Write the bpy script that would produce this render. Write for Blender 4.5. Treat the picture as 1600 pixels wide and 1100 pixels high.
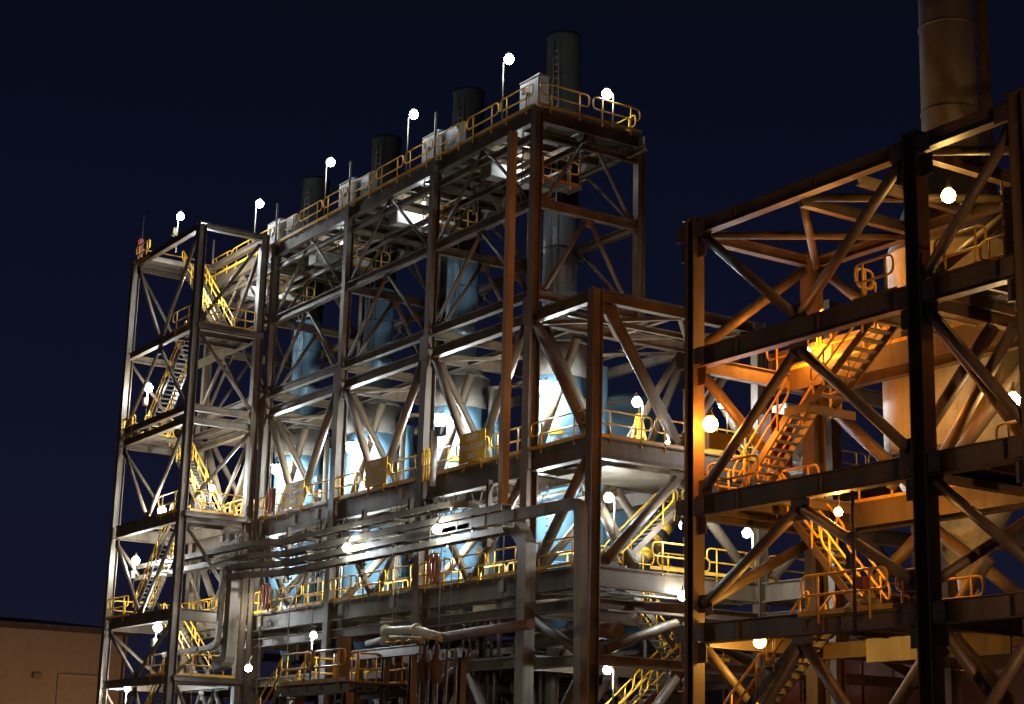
import bpy, math, random
from mathutils import Vector, Matrix, Quaternion
random.seed(7)
S = bpy.context.scene
for o in list(S.objects):
    bpy.data.objects.remove(o)
COL = S.collection

# ------------------------------------------------------------------ camera
cam_d = bpy.data.cameras.new('camera')
cam = bpy.data.objects.new('camera', cam_d)
COL.objects.link(cam)
cam_d.sensor_width = 36.0
cam_d.lens = 61.83
cam_d.clip_start = 0.5
cam_d.clip_end = 3000
cam.matrix_world = Matrix(((-0.55325171, -0.1877915, -0.81157064, 0.0),
                           (-0.83263901, 0.15390142, 0.53200247, 0.0),
                           (0.02499633, 0.97007665, -0.24150876, 1.6),
                           (0, 0, 0, 1)))
S.camera = cam

# ------------------------------------------------------------------ night sky
W = bpy.data.worlds.new('World')
S.world = W
W.use_nodes = True
nt = W.node_tree
nt.nodes.clear()
out = nt.nodes.new('ShaderNodeOutputWorld')
bg = nt.nodes.new('ShaderNodeBackground')
tc = nt.nodes.new('ShaderNodeTexCoord')
sep = nt.nodes.new('ShaderNodeSeparateXYZ')
ramp = nt.nodes.new('ShaderNodeValToRGB')
nt.links.new(tc.outputs['Generated'], sep.inputs[0])
nt.links.new(sep.outputs['Z'], ramp.inputs[0])
nt.links.new(ramp.outputs[0], bg.inputs[0])
nt.links.new(bg.outputs[0], out.inputs[0])
bg.inputs[1].default_value = 1.0
e = ramp.color_ramp.elements
e[0].position = 0.0
e[0].color = (0.0100, 0.0095, 0.0200, 1)
e[1].position = 1.0
e[1].color = (0.0022, 0.0028, 0.0075, 1)
for pos, c in ((0.10, (0.0066, 0.0074, 0.0205)), (0.22, (0.0044, 0.0056, 0.0175)), (0.36, (0.0028, 0.0038, 0.0115)), (0.46, (0.0024, 0.0031, 0.0080))):
    k = ramp.color_ramp.elements.new(pos)
    k.color = (*c, 1)

S.view_settings.view_transform = 'Standard'
S.view_settings.look = 'None'
S.view_settings.exposure = 0.0
S.view_settings.gamma = 1.0
S.view_settings.use_curve_mapping = False
cy = S.cycles
cy.use_denoising = True
cy.max_bounces = 4
cy.diffuse_bounces = 3
cy.glossy_bounces = 2
cy.transmission_bounces = 2
cy.sample_clamp_indirect = 3.0
cy.caustics_reflective = False
cy.caustics_refractive = False
cy.use_light_tree = True

# ------------------------------------------------------------------ materials
def mat(name, col, col2=None, rough=0.55, metal=0.0, scale=1.2, fine=14.0, rust=0.0, streak=0.0, bump=0.02, rnd=0.12):
    m = bpy.data.materials.new(name)
    m.use_nodes = True
    n = m.node_tree
    L = n.links.new
    b = n.nodes['Principled BSDF']
    b.inputs['Roughness'].default_value = rough
    b.inputs['Metallic'].default_value = metal
    geo = n.nodes.new('ShaderNodeNewGeometry')
    mp = n.nodes.new('ShaderNodeMapping')
    L(geo.outputs['Position'], mp.inputs[0])
    mp.inputs['Scale'].default_value = (1, 1, 0.35)
    n1 = n.nodes.new('ShaderNodeTexNoise')
    n1.inputs['Scale'].default_value = scale
    n1.inputs['Detail'].default_value = 5
    L(mp.outputs[0], n1.inputs[0])
    n2 = n.nodes.new('ShaderNodeTexNoise')
    n2.inputs['Scale'].default_value = fine
    n2.inputs['Detail'].default_value = 3
    L(geo.outputs['Position'], n2.inputs[0])
    mx = n.nodes.new('ShaderNodeMix')
    mx.data_type = 'RGBA'
    mx.inputs['A'].default_value = (*col, 1)
    mx.inputs['B'].default_value = (*(col2 or [c * 0.6 for c in col]), 1)
    r1 = n.nodes.new('ShaderNodeMapRange')
    r1.inputs['From Min'].default_value = 0.38
    r1.inputs['From Max'].default_value = 0.68
    L(n1.outputs['Fac'], r1.inputs[0])
    L(r1.outputs[0], mx.inputs['Factor'])
    last = mx.outputs['Result']
    if rust > 0:
        r2 = n.nodes.new('ShaderNodeMapRange')
        r2.inputs['From Min'].default_value = 0.60
        r2.inputs['From Max'].default_value = 0.70
        r2.inputs['To Max'].default_value = rust
        n3 = n.nodes.new('ShaderNodeTexNoise')
        n3.inputs['Scale'].default_value = 2.6
        n3.inputs['Detail'].default_value = 8
        n3.inputs['Roughness'].default_value = 0.7
        L(mp.outputs[0], n3.inputs[0])
        L(n3.outputs['Fac'], r2.inputs[0])
        m2 = n.nodes.new('ShaderNodeMix')
        m2.data_type = 'RGBA'
        L(last, m2.inputs['A'])
        m2.inputs['B'].default_value = (0.13, 0.055, 0.025, 1)
        L(r2.outputs[0], m2.inputs['Factor'])
        last = m2.outputs['Result']
    if streak > 0:
        mp2 = n.nodes.new('ShaderNodeMapping')
        mp2.inputs['Scale'].default_value = (5, 5, 0.12)
        L(geo.outputs['Position'], mp2.inputs[0])
        n4 = n.nodes.new('ShaderNodeTexNoise')
        n4.inputs['Scale'].default_value = 1.0
        n4.inputs['Detail'].default_value = 4
        L(mp2.outputs[0], n4.inputs[0])
        r4 = n.nodes.new('ShaderNodeMapRange')
        r4.inputs['From Min'].default_value = 0.5
        r4.inputs['From Max'].default_value = 0.75
        r4.inputs['To Max'].default_value = streak
        L(n4.outputs['Fac'], r4.inputs[0])
        m4 = n.nodes.new('ShaderNodeMix')
        m4.data_type = 'RGBA'
        L(last, m4.inputs['A'])
        m4.inputs['B'].default_value = (*[c * 0.45 for c in col], 1)
        L(r4.outputs[0], m4.inputs['Factor'])
        last = m4.outputs['Result']
    # piece-to-piece and fine variation
    oi = n.nodes.new('ShaderNodeObjectInfo')
    rr = n.nodes.new('ShaderNodeMapRange')
    rr.inputs['To Min'].default_value = 1 - rnd
    rr.inputs['To Max'].default_value = 1 + rnd
    L(oi.outputs['Random'], rr.inputs[0])
    rf = n.nodes.new('ShaderNodeMapRange')
    rf.inputs['To Min'].default_value = 0.82
    rf.inputs['To Max'].default_value = 1.18
    L(n2.outputs['Fac'], rf.inputs[0])
    mu = n.nodes.new('ShaderNodeMath')
    mu.operation = 'MULTIPLY'
    L(rr.outputs[0], mu.inputs[0])
    L(rf.outputs[0], mu.inputs[1])
    vm = n.nodes.new('ShaderNodeVectorMath')
    vm.operation = 'SCALE'
    L(last, vm.inputs[0])
    L(mu.outputs[0], vm.inputs['Scale'])
    L(vm.outputs[0], b.inputs['Base Color'])
    rg = n.nodes.new('ShaderNodeMapRange')
    rg.inputs['To Min'].default_value = max(0.1, rough - 0.14)
    rg.inputs['To Max'].default_value = min(1.0, rough + 0.14)
    L(n1.outputs['Fac'], rg.inputs[0])
    L(rg.outputs[0], b.inputs['Roughness'])
    if bump > 0:
        bp = n.nodes.new('ShaderNodeBump')
        bp.inputs['Strength'].default_value = 0.35
        bp.inputs['Distance'].default_value = bump
        L(n2.outputs['Fac'], bp.inputs['Height'])
        L(bp.outputs[0], b.inputs['Normal'])
    return m

M = {
    'steel': mat('painted_steel', (0.150, 0.106, 0.062), (0.082, 0.056, 0.033), 0.5, rust=0.85, streak=0.5),
    'grating': mat('galvanised_grating', (0.15, 0.135, 0.11), (0.09, 0.08, 0.065), 0.6),
    'galv': mat('galvanised_sheet', (0.24, 0.20, 0.14), (0.12, 0.098, 0.068), 0.5, metal=0.15, rust=0.5, streak=0.6),
    'vessel': mat('blue_grey_cladding', (0.16, 0.30, 0.40), (0.11, 0.22, 0.31), 0.3, scale=0.5, streak=0.35, bump=0.012, rnd=0.04),
    'clad': mat('weathered_cladding', (0.17, 0.155, 0.13), (0.10, 0.09, 0.075), 0.6, streak=0.5),
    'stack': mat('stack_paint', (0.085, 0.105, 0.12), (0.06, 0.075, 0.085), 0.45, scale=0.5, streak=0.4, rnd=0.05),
    'cream': mat('cream_vessel_paint', (0.66, 0.60, 0.42), (0.52, 0.46, 0.31), 0.5, scale=0.5, rust=0.3, streak=0.5, rnd=0.04),
    'yellow': mat('safety_yellow', (0.85, 0.47, 0.03), (0.68, 0.33, 0.02), 0.45, rust=0.35, scale=2.5, bump=0.0),
    'signyellow': mat('sign_yellow', (0.72, 0.42, 0.02), (0.55, 0.29, 0.01), 0.7, scale=2.0, rust=0.25),
    'white': mat('white_enclosure_paint', (0.72, 0.72, 0.70), (0.60, 0.60, 0.57), 0.4, streak=0.2),
    'beigebox': mat('beige_enclosure_paint', (0.22, 0.21, 0.165), (0.16, 0.15, 0.12), 0.5, streak=0.3),
    'red': mat('red_paint', (0.36, 0.07, 0.035), (0.24, 0.05, 0.03), 0.5),
    'brick': mat('red_brown_sheeting', (0.20, 0.085, 0.055), (0.13, 0.06, 0.04), 0.7, streak=0.4),
    'black': mat('black_rubber', (0.03, 0.03, 0.03), None, 0.6),
    'hose': mat('orange_hose_rubber', (0.40, 0.13, 0.035), (0.30, 0.09, 0.03), 0.5, scale=4),
    'green': mat('sign_green', (0.05, 0.35, 0.10), None, 0.5),
    'riser': mat('rust_stained_duct', (0.46, 0.31, 0.17), (0.26, 0.16, 0.085), 0.6, rust=0.8, streak=0.7),
    'capband': mat('dark_brown_cap_band', (0.10, 0.086, 0.066), (0.06, 0.05, 0.04), 0.6, streak=0.5),  # darker brown for the band round the vessel top
    'shadetop': mat('shade_painted_stack_top', (0.018, 0.0175, 0.0165), (0.011, 0.0108, 0.0102), 0.7, scale=0.7, streak=0.6, rnd=0.05),  # near-black colour keeps the stack tops unlit beside the mast lamps
    'rust': mat('rusty_pipe', (0.20, 0.11, 0.07), (0.12, 0.07, 0.05), 0.7, streak=0.4),
    'wall': mat('warehouse_sheeting', (0.42, 0.36, 0.30), (0.36, 0.30, 0.25), 0.7, scale=0.15, fine=1.5, streak=0.15),
    'roof': mat('warehouse_roofing', (0.10, 0.09, 0.085), None, 0.8),
    'ground': mat('yard_concrete', (0.16, 0.15, 0.135), (0.10, 0.095, 0.085), 0.85, scale=0.15, fine=3.0),
    'glass': mat('camera_glass', (0.02, 0.02, 0.025), None, 0.1, bump=0.0),
}
M['shadetop'].node_tree.nodes['Principled BSDF'].inputs['Specular IOR Level'].default_value = 0.08
def emis(name, col, strength):
    m = bpy.data.materials.new(name)
    m.use_nodes = True
    n = m.node_tree
    n.nodes.clear()
    o = n.nodes.new('ShaderNodeOutputMaterial')
    em = n.nodes.new('ShaderNodeEmission')
    em.inputs[0].default_value = (*col, 1)
    em.inputs[1].default_value = strength
    n.links.new(em.outputs[0], o.inputs[0])
    return m

# ------------------------------------------------------------------ helpers
# coordinates are (x, d, z): x runs along the long face to the far left, d runs into the depth, z is up
def V(t):
    return Vector((t[0], -t[1], t[2]))

def thing(name, label, cat, loc, group=None):
    o = bpy.data.objects.new(name, None)
    COL.objects.link(o)
    o.location = V(loc)
    o.empty_display_size = 0.3
    o['label'] = label
    o['category'] = cat
    if group:
        o['group'] = group
    return o

def wloc(o):
    p = Vector((0, 0, 0))
    while o is not None:
        p = p + o.location
        o = o.parent
    return p

CACHE = {}
def mesh(key, verts, faces, m, smooth=False):
    k = (key, m.name)
    if key is not None and k in CACHE:
        return CACHE[k]
    me = bpy.data.meshes.new('shape')
    me.from_pydata(verts, [], faces)
    me.materials.append(m)
    if smooth:
        for p in me.polygons:
            p.use_smooth = len(p.vertices) == 4
    me.update()
    if key is not None:
        CACHE[k] = me
    return me

def link(name, me, parent, pos, rot=None):
    """pos is a world Vector; the parent chain is never rotated"""
    o = bpy.data.objects.new(name, me)
    COL.objects.link(o)
    if parent is not None:
        o.parent = parent
        # parents that are rotated members are never used as parents
        o.location = pos - wloc(parent)
    else:
        o.location = pos
    if rot is not None:
        o.rotation_mode = 'QUATERNION'
        o.rotation_quaternion = rot
    return o

def frame_rot(axis, up):
    z = axis.normalized()
    y = up - z * up.dot(z)
    if y.length < 1e-4:
        y = Vector((1, 0, 0)) - z * z.x
    y.normalize()
    x = y.cross(z)
    return Matrix((x, y, z)).transposed().to_quaternion()

def hsec(name, a, b, w, h, m, parent, up=(0, 0, 1), t=None):
    """rolled H section: depth h along 'up', flange width w"""
    a = V(a); b = V(b)
    upv = Vector((up[0], -up[1], up[2]))
    L = round((b - a).length, 2)
    t = t or max(0.03, 0.09 * min(w, h))
    key = ('h', w, h, L, round(t, 3))
    if (key, m.name) not in CACHE:
        x = w / 2; y = h / 2; s = t / 2
        pr = [(-x, -y), (x, -y), (x, -y + t), (s, -y + t), (s, y - t), (x, y - t), (x, y), (-x, y), (-x, y - t), (-s, y - t), (-s, -y + t), (-x, -y + t)]
        vs = [(p[0], p[1], 0) for p in pr] + [(p[0], p[1], L) for p in pr]
        fs = [(i, (i + 1) % 12, 12 + (i + 1) % 12, 12 + i) for i in range(12)]
        for o_ in (0, 12):
            q = [(0, 1, 2, 11), (3, 4, 9, 10), (8, 5, 6, 7)]
            for f in q:
                fs.append(tuple(i + o_ for i in (f if o_ else f[::-1])))
        me = mesh(key, vs, fs, m)
    else:
        me = CACHE[(key, m.name)]
    return link(name, me, parent, a, frame_rot(b - a, upv))

def bar(name, a, b, w, h, m, parent, up=(0, 0, 1)):
    a = V(a); b = V(b)
    upv = Vector((up[0], -up[1], up[2]))
    L = round((b - a).length, 2)
    x = w / 2; y = h / 2
    vs = [(-x, -y, 0), (x, -y, 0), (x, y, 0), (-x, y, 0), (-x, -y, L), (x, -y, L), (x, y, L), (-x, y, L)]
    fs = [(3, 2, 1, 0), (4, 5, 6, 7), (0, 1, 5, 4), (1, 2, 6, 5), (2, 3, 7, 6), (3, 0, 4, 7)]
    me = mesh(('b', w, h, L), vs, fs, m)
    return link(name, me, parent, a, frame_rot(b - a, upv))

def tube(name, a, b, r, m, parent, seg=12):
    a = V(a); b = V(b)
    L = round((b - a).length, 2)
    vs = []
    for z in (0, L):
        for i in range(seg):
            an = 2 * math.pi * i / seg
            vs.append((r * math.cos(an), r * math.sin(an), z))
    fs = [(i, (i + 1) % seg, seg + (i + 1) % seg, seg + i) for i in range(seg)]
    fs += [tuple(range(seg))[::-1], tuple(range(seg, 2 * seg))]
    me = mesh(('t', r, L, seg), vs, fs, m, True)
    return link(name, me, parent, a, frame_rot(b - a, Vector((0, 0, 1))))

def box(name, c, s, m, parent, rotz=0.0):
    """c centre (x,d,z); s sizes (x,d,z)"""
    hx, hy, hz = s[0] / 2, s[1] / 2, s[2] / 2
    bv = min(0.03, 0.2 * min(s))
    vs = []
    # chamfered in plan so edges catch light
    ring = [(hx - bv, -hy), (hx, -hy + bv), (hx, hy - bv), (hx - bv, hy), (-hx + bv, hy), (-hx, hy - bv), (-hx, -hy + bv), (-hx + bv, -hy)]
    for z in (-hz, hz):
        vs += [(p[0], p[1], z) for p in ring]
    fs = [(i, (i + 1) % 8, 8 + (i + 1) % 8, 8 + i) for i in range(8)] + [tuple(range(8))[::-1], tuple(range(8, 16))]
    me = mesh(('x',) + tuple(round(v, 3) for v in s), vs, fs, m)
    return link(name, me, parent, V(c), Quaternion((0, 0, 1), rotz) if rotz else None)

def lathe(name, base, prof, m, parent, seg=40):
    """prof: list of (r, z) above base"""
    vs = []; fs = []
    for r, z in prof:
        for i in range(seg):
            an = 2 * math.pi * i / seg
            vs.append((r * math.cos(an), r * math.sin(an), z))
    for j in range(len(prof) - 1):
        for i in range(seg):
            k = (i + 1) % seg
            fs.append((j * seg + i, j * seg + k, (j + 1) * seg + k, (j + 1) * seg + i))
    fs.append(tuple(range(seg))[::-1])
    fs.append(tuple(range((len(prof) - 1) * seg, len(prof) * seg)))
    me = mesh(('l', tuple(prof), seg), vs, fs, m, True)
    return link(name, me, parent, V(base))

def rounded(pts, rad, n=4):
    """polyline (x,d,z) with filleted corners"""
    P = [Vector(p) for p in pts]
    res = [P[0]]
    for i in range(1, len(P) - 1):
        a, b, c = P[i - 1], P[i], P[i + 1]
        u = (a - b); v = (c - b)
        r = min(rad, u.length * 0.49, v.length * 0.49)
        p0 = b + u.normalized() * r
        p1 = b + v.normalized() * r
        for k in range(n + 1):
            t = k / n
            res.append((1 - t) ** 2 * p0 + 2 * t * (1 - t) * b + t * t * p1)
    res.append(P[-1])
    return [tuple(p) for p in res]

def sweep_data(paths, r, seg=6, rect=None):
    vs = []; fs = []
    for pts, closed in paths:
        P = [V(p) for p in pts]
        n = len(P)
        base = len(vs)
        prevx = None
        for i in range(n):
            if closed:
                t = (P[(i + 1) % n] - P[i - 1])
            else:
                t = (P[min(i + 1, n - 1)] - P[max(i - 1, 0)])
            if t.length < 1e-6:
                t = Vector((0, 0, 1))
            t.normalize()
            ref = Vector((0, 0, 1)) if abs(t.z) < 0.95 else Vector((0.6, 0.8, 0))
            if rect and rect[2]:
                ref = Vector((rect[2][0], -rect[2][1], rect[2][2]))
            x = t.cross(ref)
            if x.length < 1e-5:
                x = prevx or Vector((1, 0, 0))
            x.normalize()
            if prevx is not None and x.dot(prevx) < 0 and not rect:
                pass
            if prevx is not None and not rect:
                x = prevx - t * prevx.dot(t)
                if x.length < 1e-5:
                    x = t.cross(ref)
                x.normalize()
            prevx = x
            y = x.cross(t)
            if rect:
                hw, hh = rect[0] / 2, rect[1] / 2
                for sx, sy in ((-1, -1), (1, -1), (1, 1), (-1, 1)):
                    vs.append(tuple(P[i] + x * hw * sx + y * hh * sy))
            else:
                for k in range(seg):
                    an = 2 * math.pi * k / seg
                    vs.append(tuple(P[i] + x * r * math.cos(an) + y * r * math.sin(an)))
        s = 4 if rect else seg
        for i in range(n if closed else n - 1):
            j = (i + 1) % n
            for k in range(s):
                l = (k + 1) % s
                fs.append((base + i * s + k, base + i * s + l, base + j * s + l, base + j * s + k))
        if not closed:
            fs.append(tuple(range(base, base + s))[::-1])
            fs.append(tuple(range(base + (n - 1) * s, base + n * s)))
    return vs, fs

def sweep(name, paths, r, m, parent, seg=6, rect=None, origin=None):
    vs, fs = sweep_data(paths, r, seg, rect)
    o = Vector(vs[0]) if origin is None else V(origin)
    vs = [tuple(Vector(v) - o) for v in vs]
    me = mesh(None, vs, fs, m, smooth=not rect)
    return link(name, me, parent, o)

def pipe(name, pts, r, m, parent, rad=0.4, seg=10):
    return sweep(name, [(rounded(pts, rad, 5), False)], r, m, parent, seg)

RR = 0.038
def handrail(parent, pts, mt=None, kick=True, posts_below=0.22, h=1.1, side=None):
    """one run of tubular guard rail: panels with rounded ends, each post its own piece"""
    mt = mt or M['yellow']
    P = [Vector(p) for p in pts]
    for i in range(len(P) - 1):
        a, b = P[i], P[i + 1]
        L = (b - a).length
        if L < 0.25:
            continue
        flat = abs(b.z - a.z) < 0.05
        npan = max(1, round(L / 2.9))
        loops = []; posts = []
        for k in range(npan):
            p = a + (b - a) * ((k + 0.03 / npan) / npan)
            q = a + (b - a) * ((k + 1 - 0.03 / npan) / npan)
            if flat:
                u = (q - p)
                gap = u.normalized() * 0.06
                p = p + gap; q = q - gap
            up = Vector((0, 0, 1))
            z0, z1 = h * 0.5, h
            rect = [p + up * z0, q + up * z0, q + up * z1, p + up * z1]
            cl = []
            for c in range(4):
                A, B, C_ = rect[c - 1], rect[c], rect[(c + 1) % 4]
                r_ = min(0.22, (q - p).length * 0.3)
                p0 = B + (A - B).normalized() * r_
                p1 = B + (C_ - B).normalized() * r_
                for s in range(4):
                    t = s / 3
                    cl.append(tuple((1 - t) ** 2 * p0 + 2 * t * (1 - t) * B + t * t * p1))
            loops.append((cl, True))
            n_post = 2 if (q - p).length > 0.9 else 1
            for s in range(n_post):
                f = 0.2 + 0.6 * s / max(1, n_post - 1) if n_post > 1 else 0.5
                posts.append(p + (q - p) * f)
        hr = sweep('handrail', loops, RR, mt, parent, 6, origin=tuple(a))
        for q in posts:
            tube('post', (q.x, q.y, q.z - posts_below), (q.x, q.y, q.z + h), 0.036, mt, hr, 6)
        if kick and flat:
            bar('kick_plate', (a.x, a.y, a.z + 0.07), (b.x, b.y, b.z + 0.07), 0.012, 0.14, mt, hr)

def grating(parent, x0, x1, d0, d1, z, m=None, pitch=0.11, along='d'):
    """open steel bar grating, bars joined (too many to pick apart)"""
    m = m or M['grating']
    vs = []; fs = []
    def bx(ax, bx_, ad, bd, az, bz):
        b = len(vs)
        for zz in (az, bz):
            vs.extend([(ax, -ad, zz), (bx_, -ad, zz), (bx_, -bd, zz), (ax, -bd, zz)])
        fs.extend([(b, b + 1, b + 2, b + 3), (b + 7, b + 6, b + 5, b + 4), (b, b + 4, b + 5, b + 1), (b + 1, b + 5, b + 6, b + 2), (b + 2, b + 6, b + 7, b + 3), (b + 3, b + 7, b + 4, b)])
    n = int((x1 - x0) / pitch)
    for i in range(n + 1):
        x = x0 + i * (x1 - x0) / n
        bx(x - 0.022, x + 0.022, d0, d1, z - 0.04, z)
    n = max(1, int((d1 - d0) / 0.6))
    for i in range(n + 1):
        d = d0 + i * (d1 - d0) / n
        bx(x0, x1, d - 0.02, d + 0.02, z - 0.045, z - 0.005)
    o = V((x0, d0, z))
    vs = [tuple(Vector(v) - o) for v in vs]
    ob = link('grating', mesh(None, vs, fs, m), parent, o)
    ob['kind'] = 'stuff'
    return ob

def plate(parent, c, s, name='gusset_plate', m=None):
    return box(name, c, s, m or M['steel'], parent)

def vbrace(parent, plane, c, a0, a1, z_top, z_bot, r, inverted=False, name='brace', m=None, apex_only=False, gap=0.35):
    """a V (or inverted V) of two braces in the plane d=c ('d') or x=c ('x') between a0 and a1"""
    m = m or M['steel']
    mid = (a0 + a1) / 2
    zt, zb = (z_top - 0.25, z_bot + 0.15)
    def pt(a, z):
        return (a, c, z) if plane == 'd' else (c, a, z)
    s = 1 if a1 > a0 else -1
    if inverted:
        segs = [((mid - s * 0.15, zt), (a0 + s * gap, zb)), ((mid + s * 0.15, zt), (a1 - s * gap, zb))]
        gz, gm = zt, mid
    else:
        segs = [((a0 + s * gap, zt), (mid - s * 0.15, zb)), ((a1 - s * gap, zt), (mid + s * 0.15, zb))]
        gz, gm = zb, mid
    for p, q in segs:
        tube(name, pt(*p), pt(*q), r, m, parent)
    g = 0.28 + r * 2
    e_ = 0.3 + r * 1.5
    for p, q in segs:
        w_ = q if inverted else p
        w_ = pt(*w_)
        if plane == 'd':
            plate(parent, (w_[0], w_[1] + 0.004, w_[2]), (e_ * 1.2, 0.035, e_))
        else:
            plate(parent, (w_[0] + 0.004, w_[1], w_[2]), (0.035, e_ * 1.2, e_))
    if plane == 'd':
        plate(parent, (gm, c, gz), (g * 1.3, 0.05, g))
    else:
        plate(parent, (c, gm, gz), (0.05, g * 1.3, g))

def staircase(label, a, b, width, group=None, along='x', mt=None, name='staircase', rails=(True, True), sm=None):
    """a bottom centre, b top centre; runs along x or d"""
    sm = sm or M['steel']
    t = thing(name, label, 'staircase', a, group)
    A = Vector(a); B = Vector(b)
    off = Vector((0, width / 2, 0)) if along == 'x' else Vector((width / 2, 0, 0))
    for s in (-1, 1):
        p = A + off * s; q = B + off * s
        bar('stringer', tuple(p), tuple(q), 0.04, 0.24, sm, t)
    n = max(3, int(round((B.z - A.z) / 0.22)))
    for i in range(1, n):
        c = A + (B - A) * (i / n)
        s = (0.26, width - 0.05, 0.04) if along == 'x' else (width - 0.05, 0.26, 0.04)
        box('tread', (c.x, c.y, c.z + 0.03), s, M['grating'], t)
    for s, on in zip((-1, 1), rails):
        if on:
            p = A + off * s * 1.06; q = B + off * s * 1.06
            handrail(t, [tuple(p), tuple(q)], mt, kick=False, posts_below=0.05, h=1.0)
    return t

LC = {}
def lamp(label, head, base, power=300, col=(0.86, 0.95, 1.0), r=0.2, group='white floodlights on the plant', box_at=None, hang=False, shade=False):
    """pole, housing and globe lens; base is the foot of the pole (or bracket root)"""
    t = thing('floodlight', label, 'floodlight', base, group)
    H = Vector(head); B = Vector(base)
    if abs(H.z - B.z) > 0.8 and not hang:
        tube('pole', base, (B.x, B.y, H.z + 0.05), 0.035, M['galv'], t, 8)
        if (Vector((B.x, B.y, 0)) - Vector((H.x, H.y, 0))).length > 0.05:
            tube('arm', (B.x, B.y, H.z + 0.05), (H.x, H.y, H.z + r + 0.1), 0.03, M['galv'], t, 8)
    else:
        tube('arm', base, (H.x, H.y, H.z + r + 0.1), 0.03, M['galv'], t, 8)
    lathe('housing', (H.x, H.y, H.z + r * 0.93), [(r * 0.5, 0), (r * 0.55, 0.02), (r * 0.4, 0.12), (r * 0.2, 0.16), (r * 0.18, 0.22)], M['galv'], t, 12)
    if shade:
        lathe('shade', (H.x, H.y, H.z + r * 1.02), [(r * 0.5, 0.05), (r * 1.9, 0.0), (r * 1.9, 0.02), (r * 0.5, 0.08)], M['galv'], t, 14)
    if box_at is not None:
        box('ballast_box', box_at, (0.34, 0.26, 0.42), M['galv'], t)
    key = (round(power), col, r)
    if key not in LC:
        LC[key] = emis('lamp_glow', col, power / (4 * math.pi ** 2 * r * r))
    m = LC[key]
    # faceted globe lens
    seg, rings = 12, 6
    vs = [(0, 0, -r)]; fs = []
    for j in range(1, rings + 1):
        ph = -math.pi / 2 + j * (math.pi * 0.88) / (rings)
        for i in range(seg):
            an = 2 * math.pi * i / seg
            vs.append((r * math.cos(ph) * math.cos(an), r * math.cos(ph) * math.sin(an), r * math.sin(ph)))
    for i in range(seg):
        fs.append((0, 1 + (i + 1) % seg, 1 + i))
    for j in range(rings - 1):
        for i in range(seg):
            k = (i + 1) % seg
            fs.append((1 + j * seg + i, 1 + j * seg + k, 1 + (j + 1) * seg + k, 1 + (j + 1) * seg + i))
    me = mesh(('lens', r, key), vs, fs, m)
    link('lens', me, t, V(head))
    return t

SOD = (1.0, 0.29, 0.03)
WARM = (1.0, 0.72, 0.30)
ST = M['steel']

# ================================================================== SETTING
def struct(name, verts, faces, m):
    me = mesh(None, verts, faces, m)
    o = link(name, me, None, Vector((0, 0, 0)))
    o['kind'] = 'structure'
    return o
struct('ground', [(-900, -900, 0), (1500, -900, 0), (1500, 900, 0), (-900, 900, 0)], [(0, 1, 2, 3)], M['ground'])

# warehouse far on the left
wh = thing('warehouse', 'long pale warehouse in orange light at the lower left edge', 'building', (170, 40, 0))
box('wall', (181, 40, 7.9), (22, 52.4, 15.8), M['wall'], wh)
vs = []
zr0, zr1 = 15.8, 17.2
rf = [(169.2, 13.4, zr0), (169.2, 66.8, zr0), (192.8, 66.8, zr0), (192.8, 13.4, zr0), (181, 15.0, zr1), (181, 60.0, zr1)]
o0 = V((181, 40, 15.8))
vs = [tuple(V(p) - o0) for p in rf] + [tuple(V((p[0], p[1], p[2] + 0.35)) - o0) for p in rf]
link('roof', mesh(None, vs, [(0, 1, 5, 4), (1, 2, 5), (2, 3, 4, 5), (3, 0, 4), (6, 10, 11, 7), (7, 11, 8), (8, 11, 10, 9), (9, 10, 6), (0, 6, 7, 1), (1, 7, 8, 2), (2, 8, 9, 3), (3, 9, 6, 0)], M['roof']), wh, o0)
dr = box('door', (169.9, 62.0, 5.6), (0.12, 5.0, 11.2), M['wall'], wh)
box('gutter', (169.75, 40, 15.75), (0.35, 52.6, 0.3), M['roof'], wh)
for d in (65.8,):
    tube('downpipe', (169.8, d, 0.3), (169.8, d, 15.7), 0.12, M['roof'], wh, 8)
box('door_frame', (169.8, 62.0, 11.35), (0.25, 5.4, 0.3), M['wall'], wh)
for dd_ in (59.4, 64.6):
    box('door_frame', (169.8, dd_, 5.6), (0.15, 0.2, 11.2), M['wall'], wh)
box('vent', (169.8, 57.2, 11.2), (0.35, 0.9, 0.5), M['galv'], wh)
box('plinth', (169.9, 40, 0.5), (0.3, 52.6, 1.0), M['clad'], wh)

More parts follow.
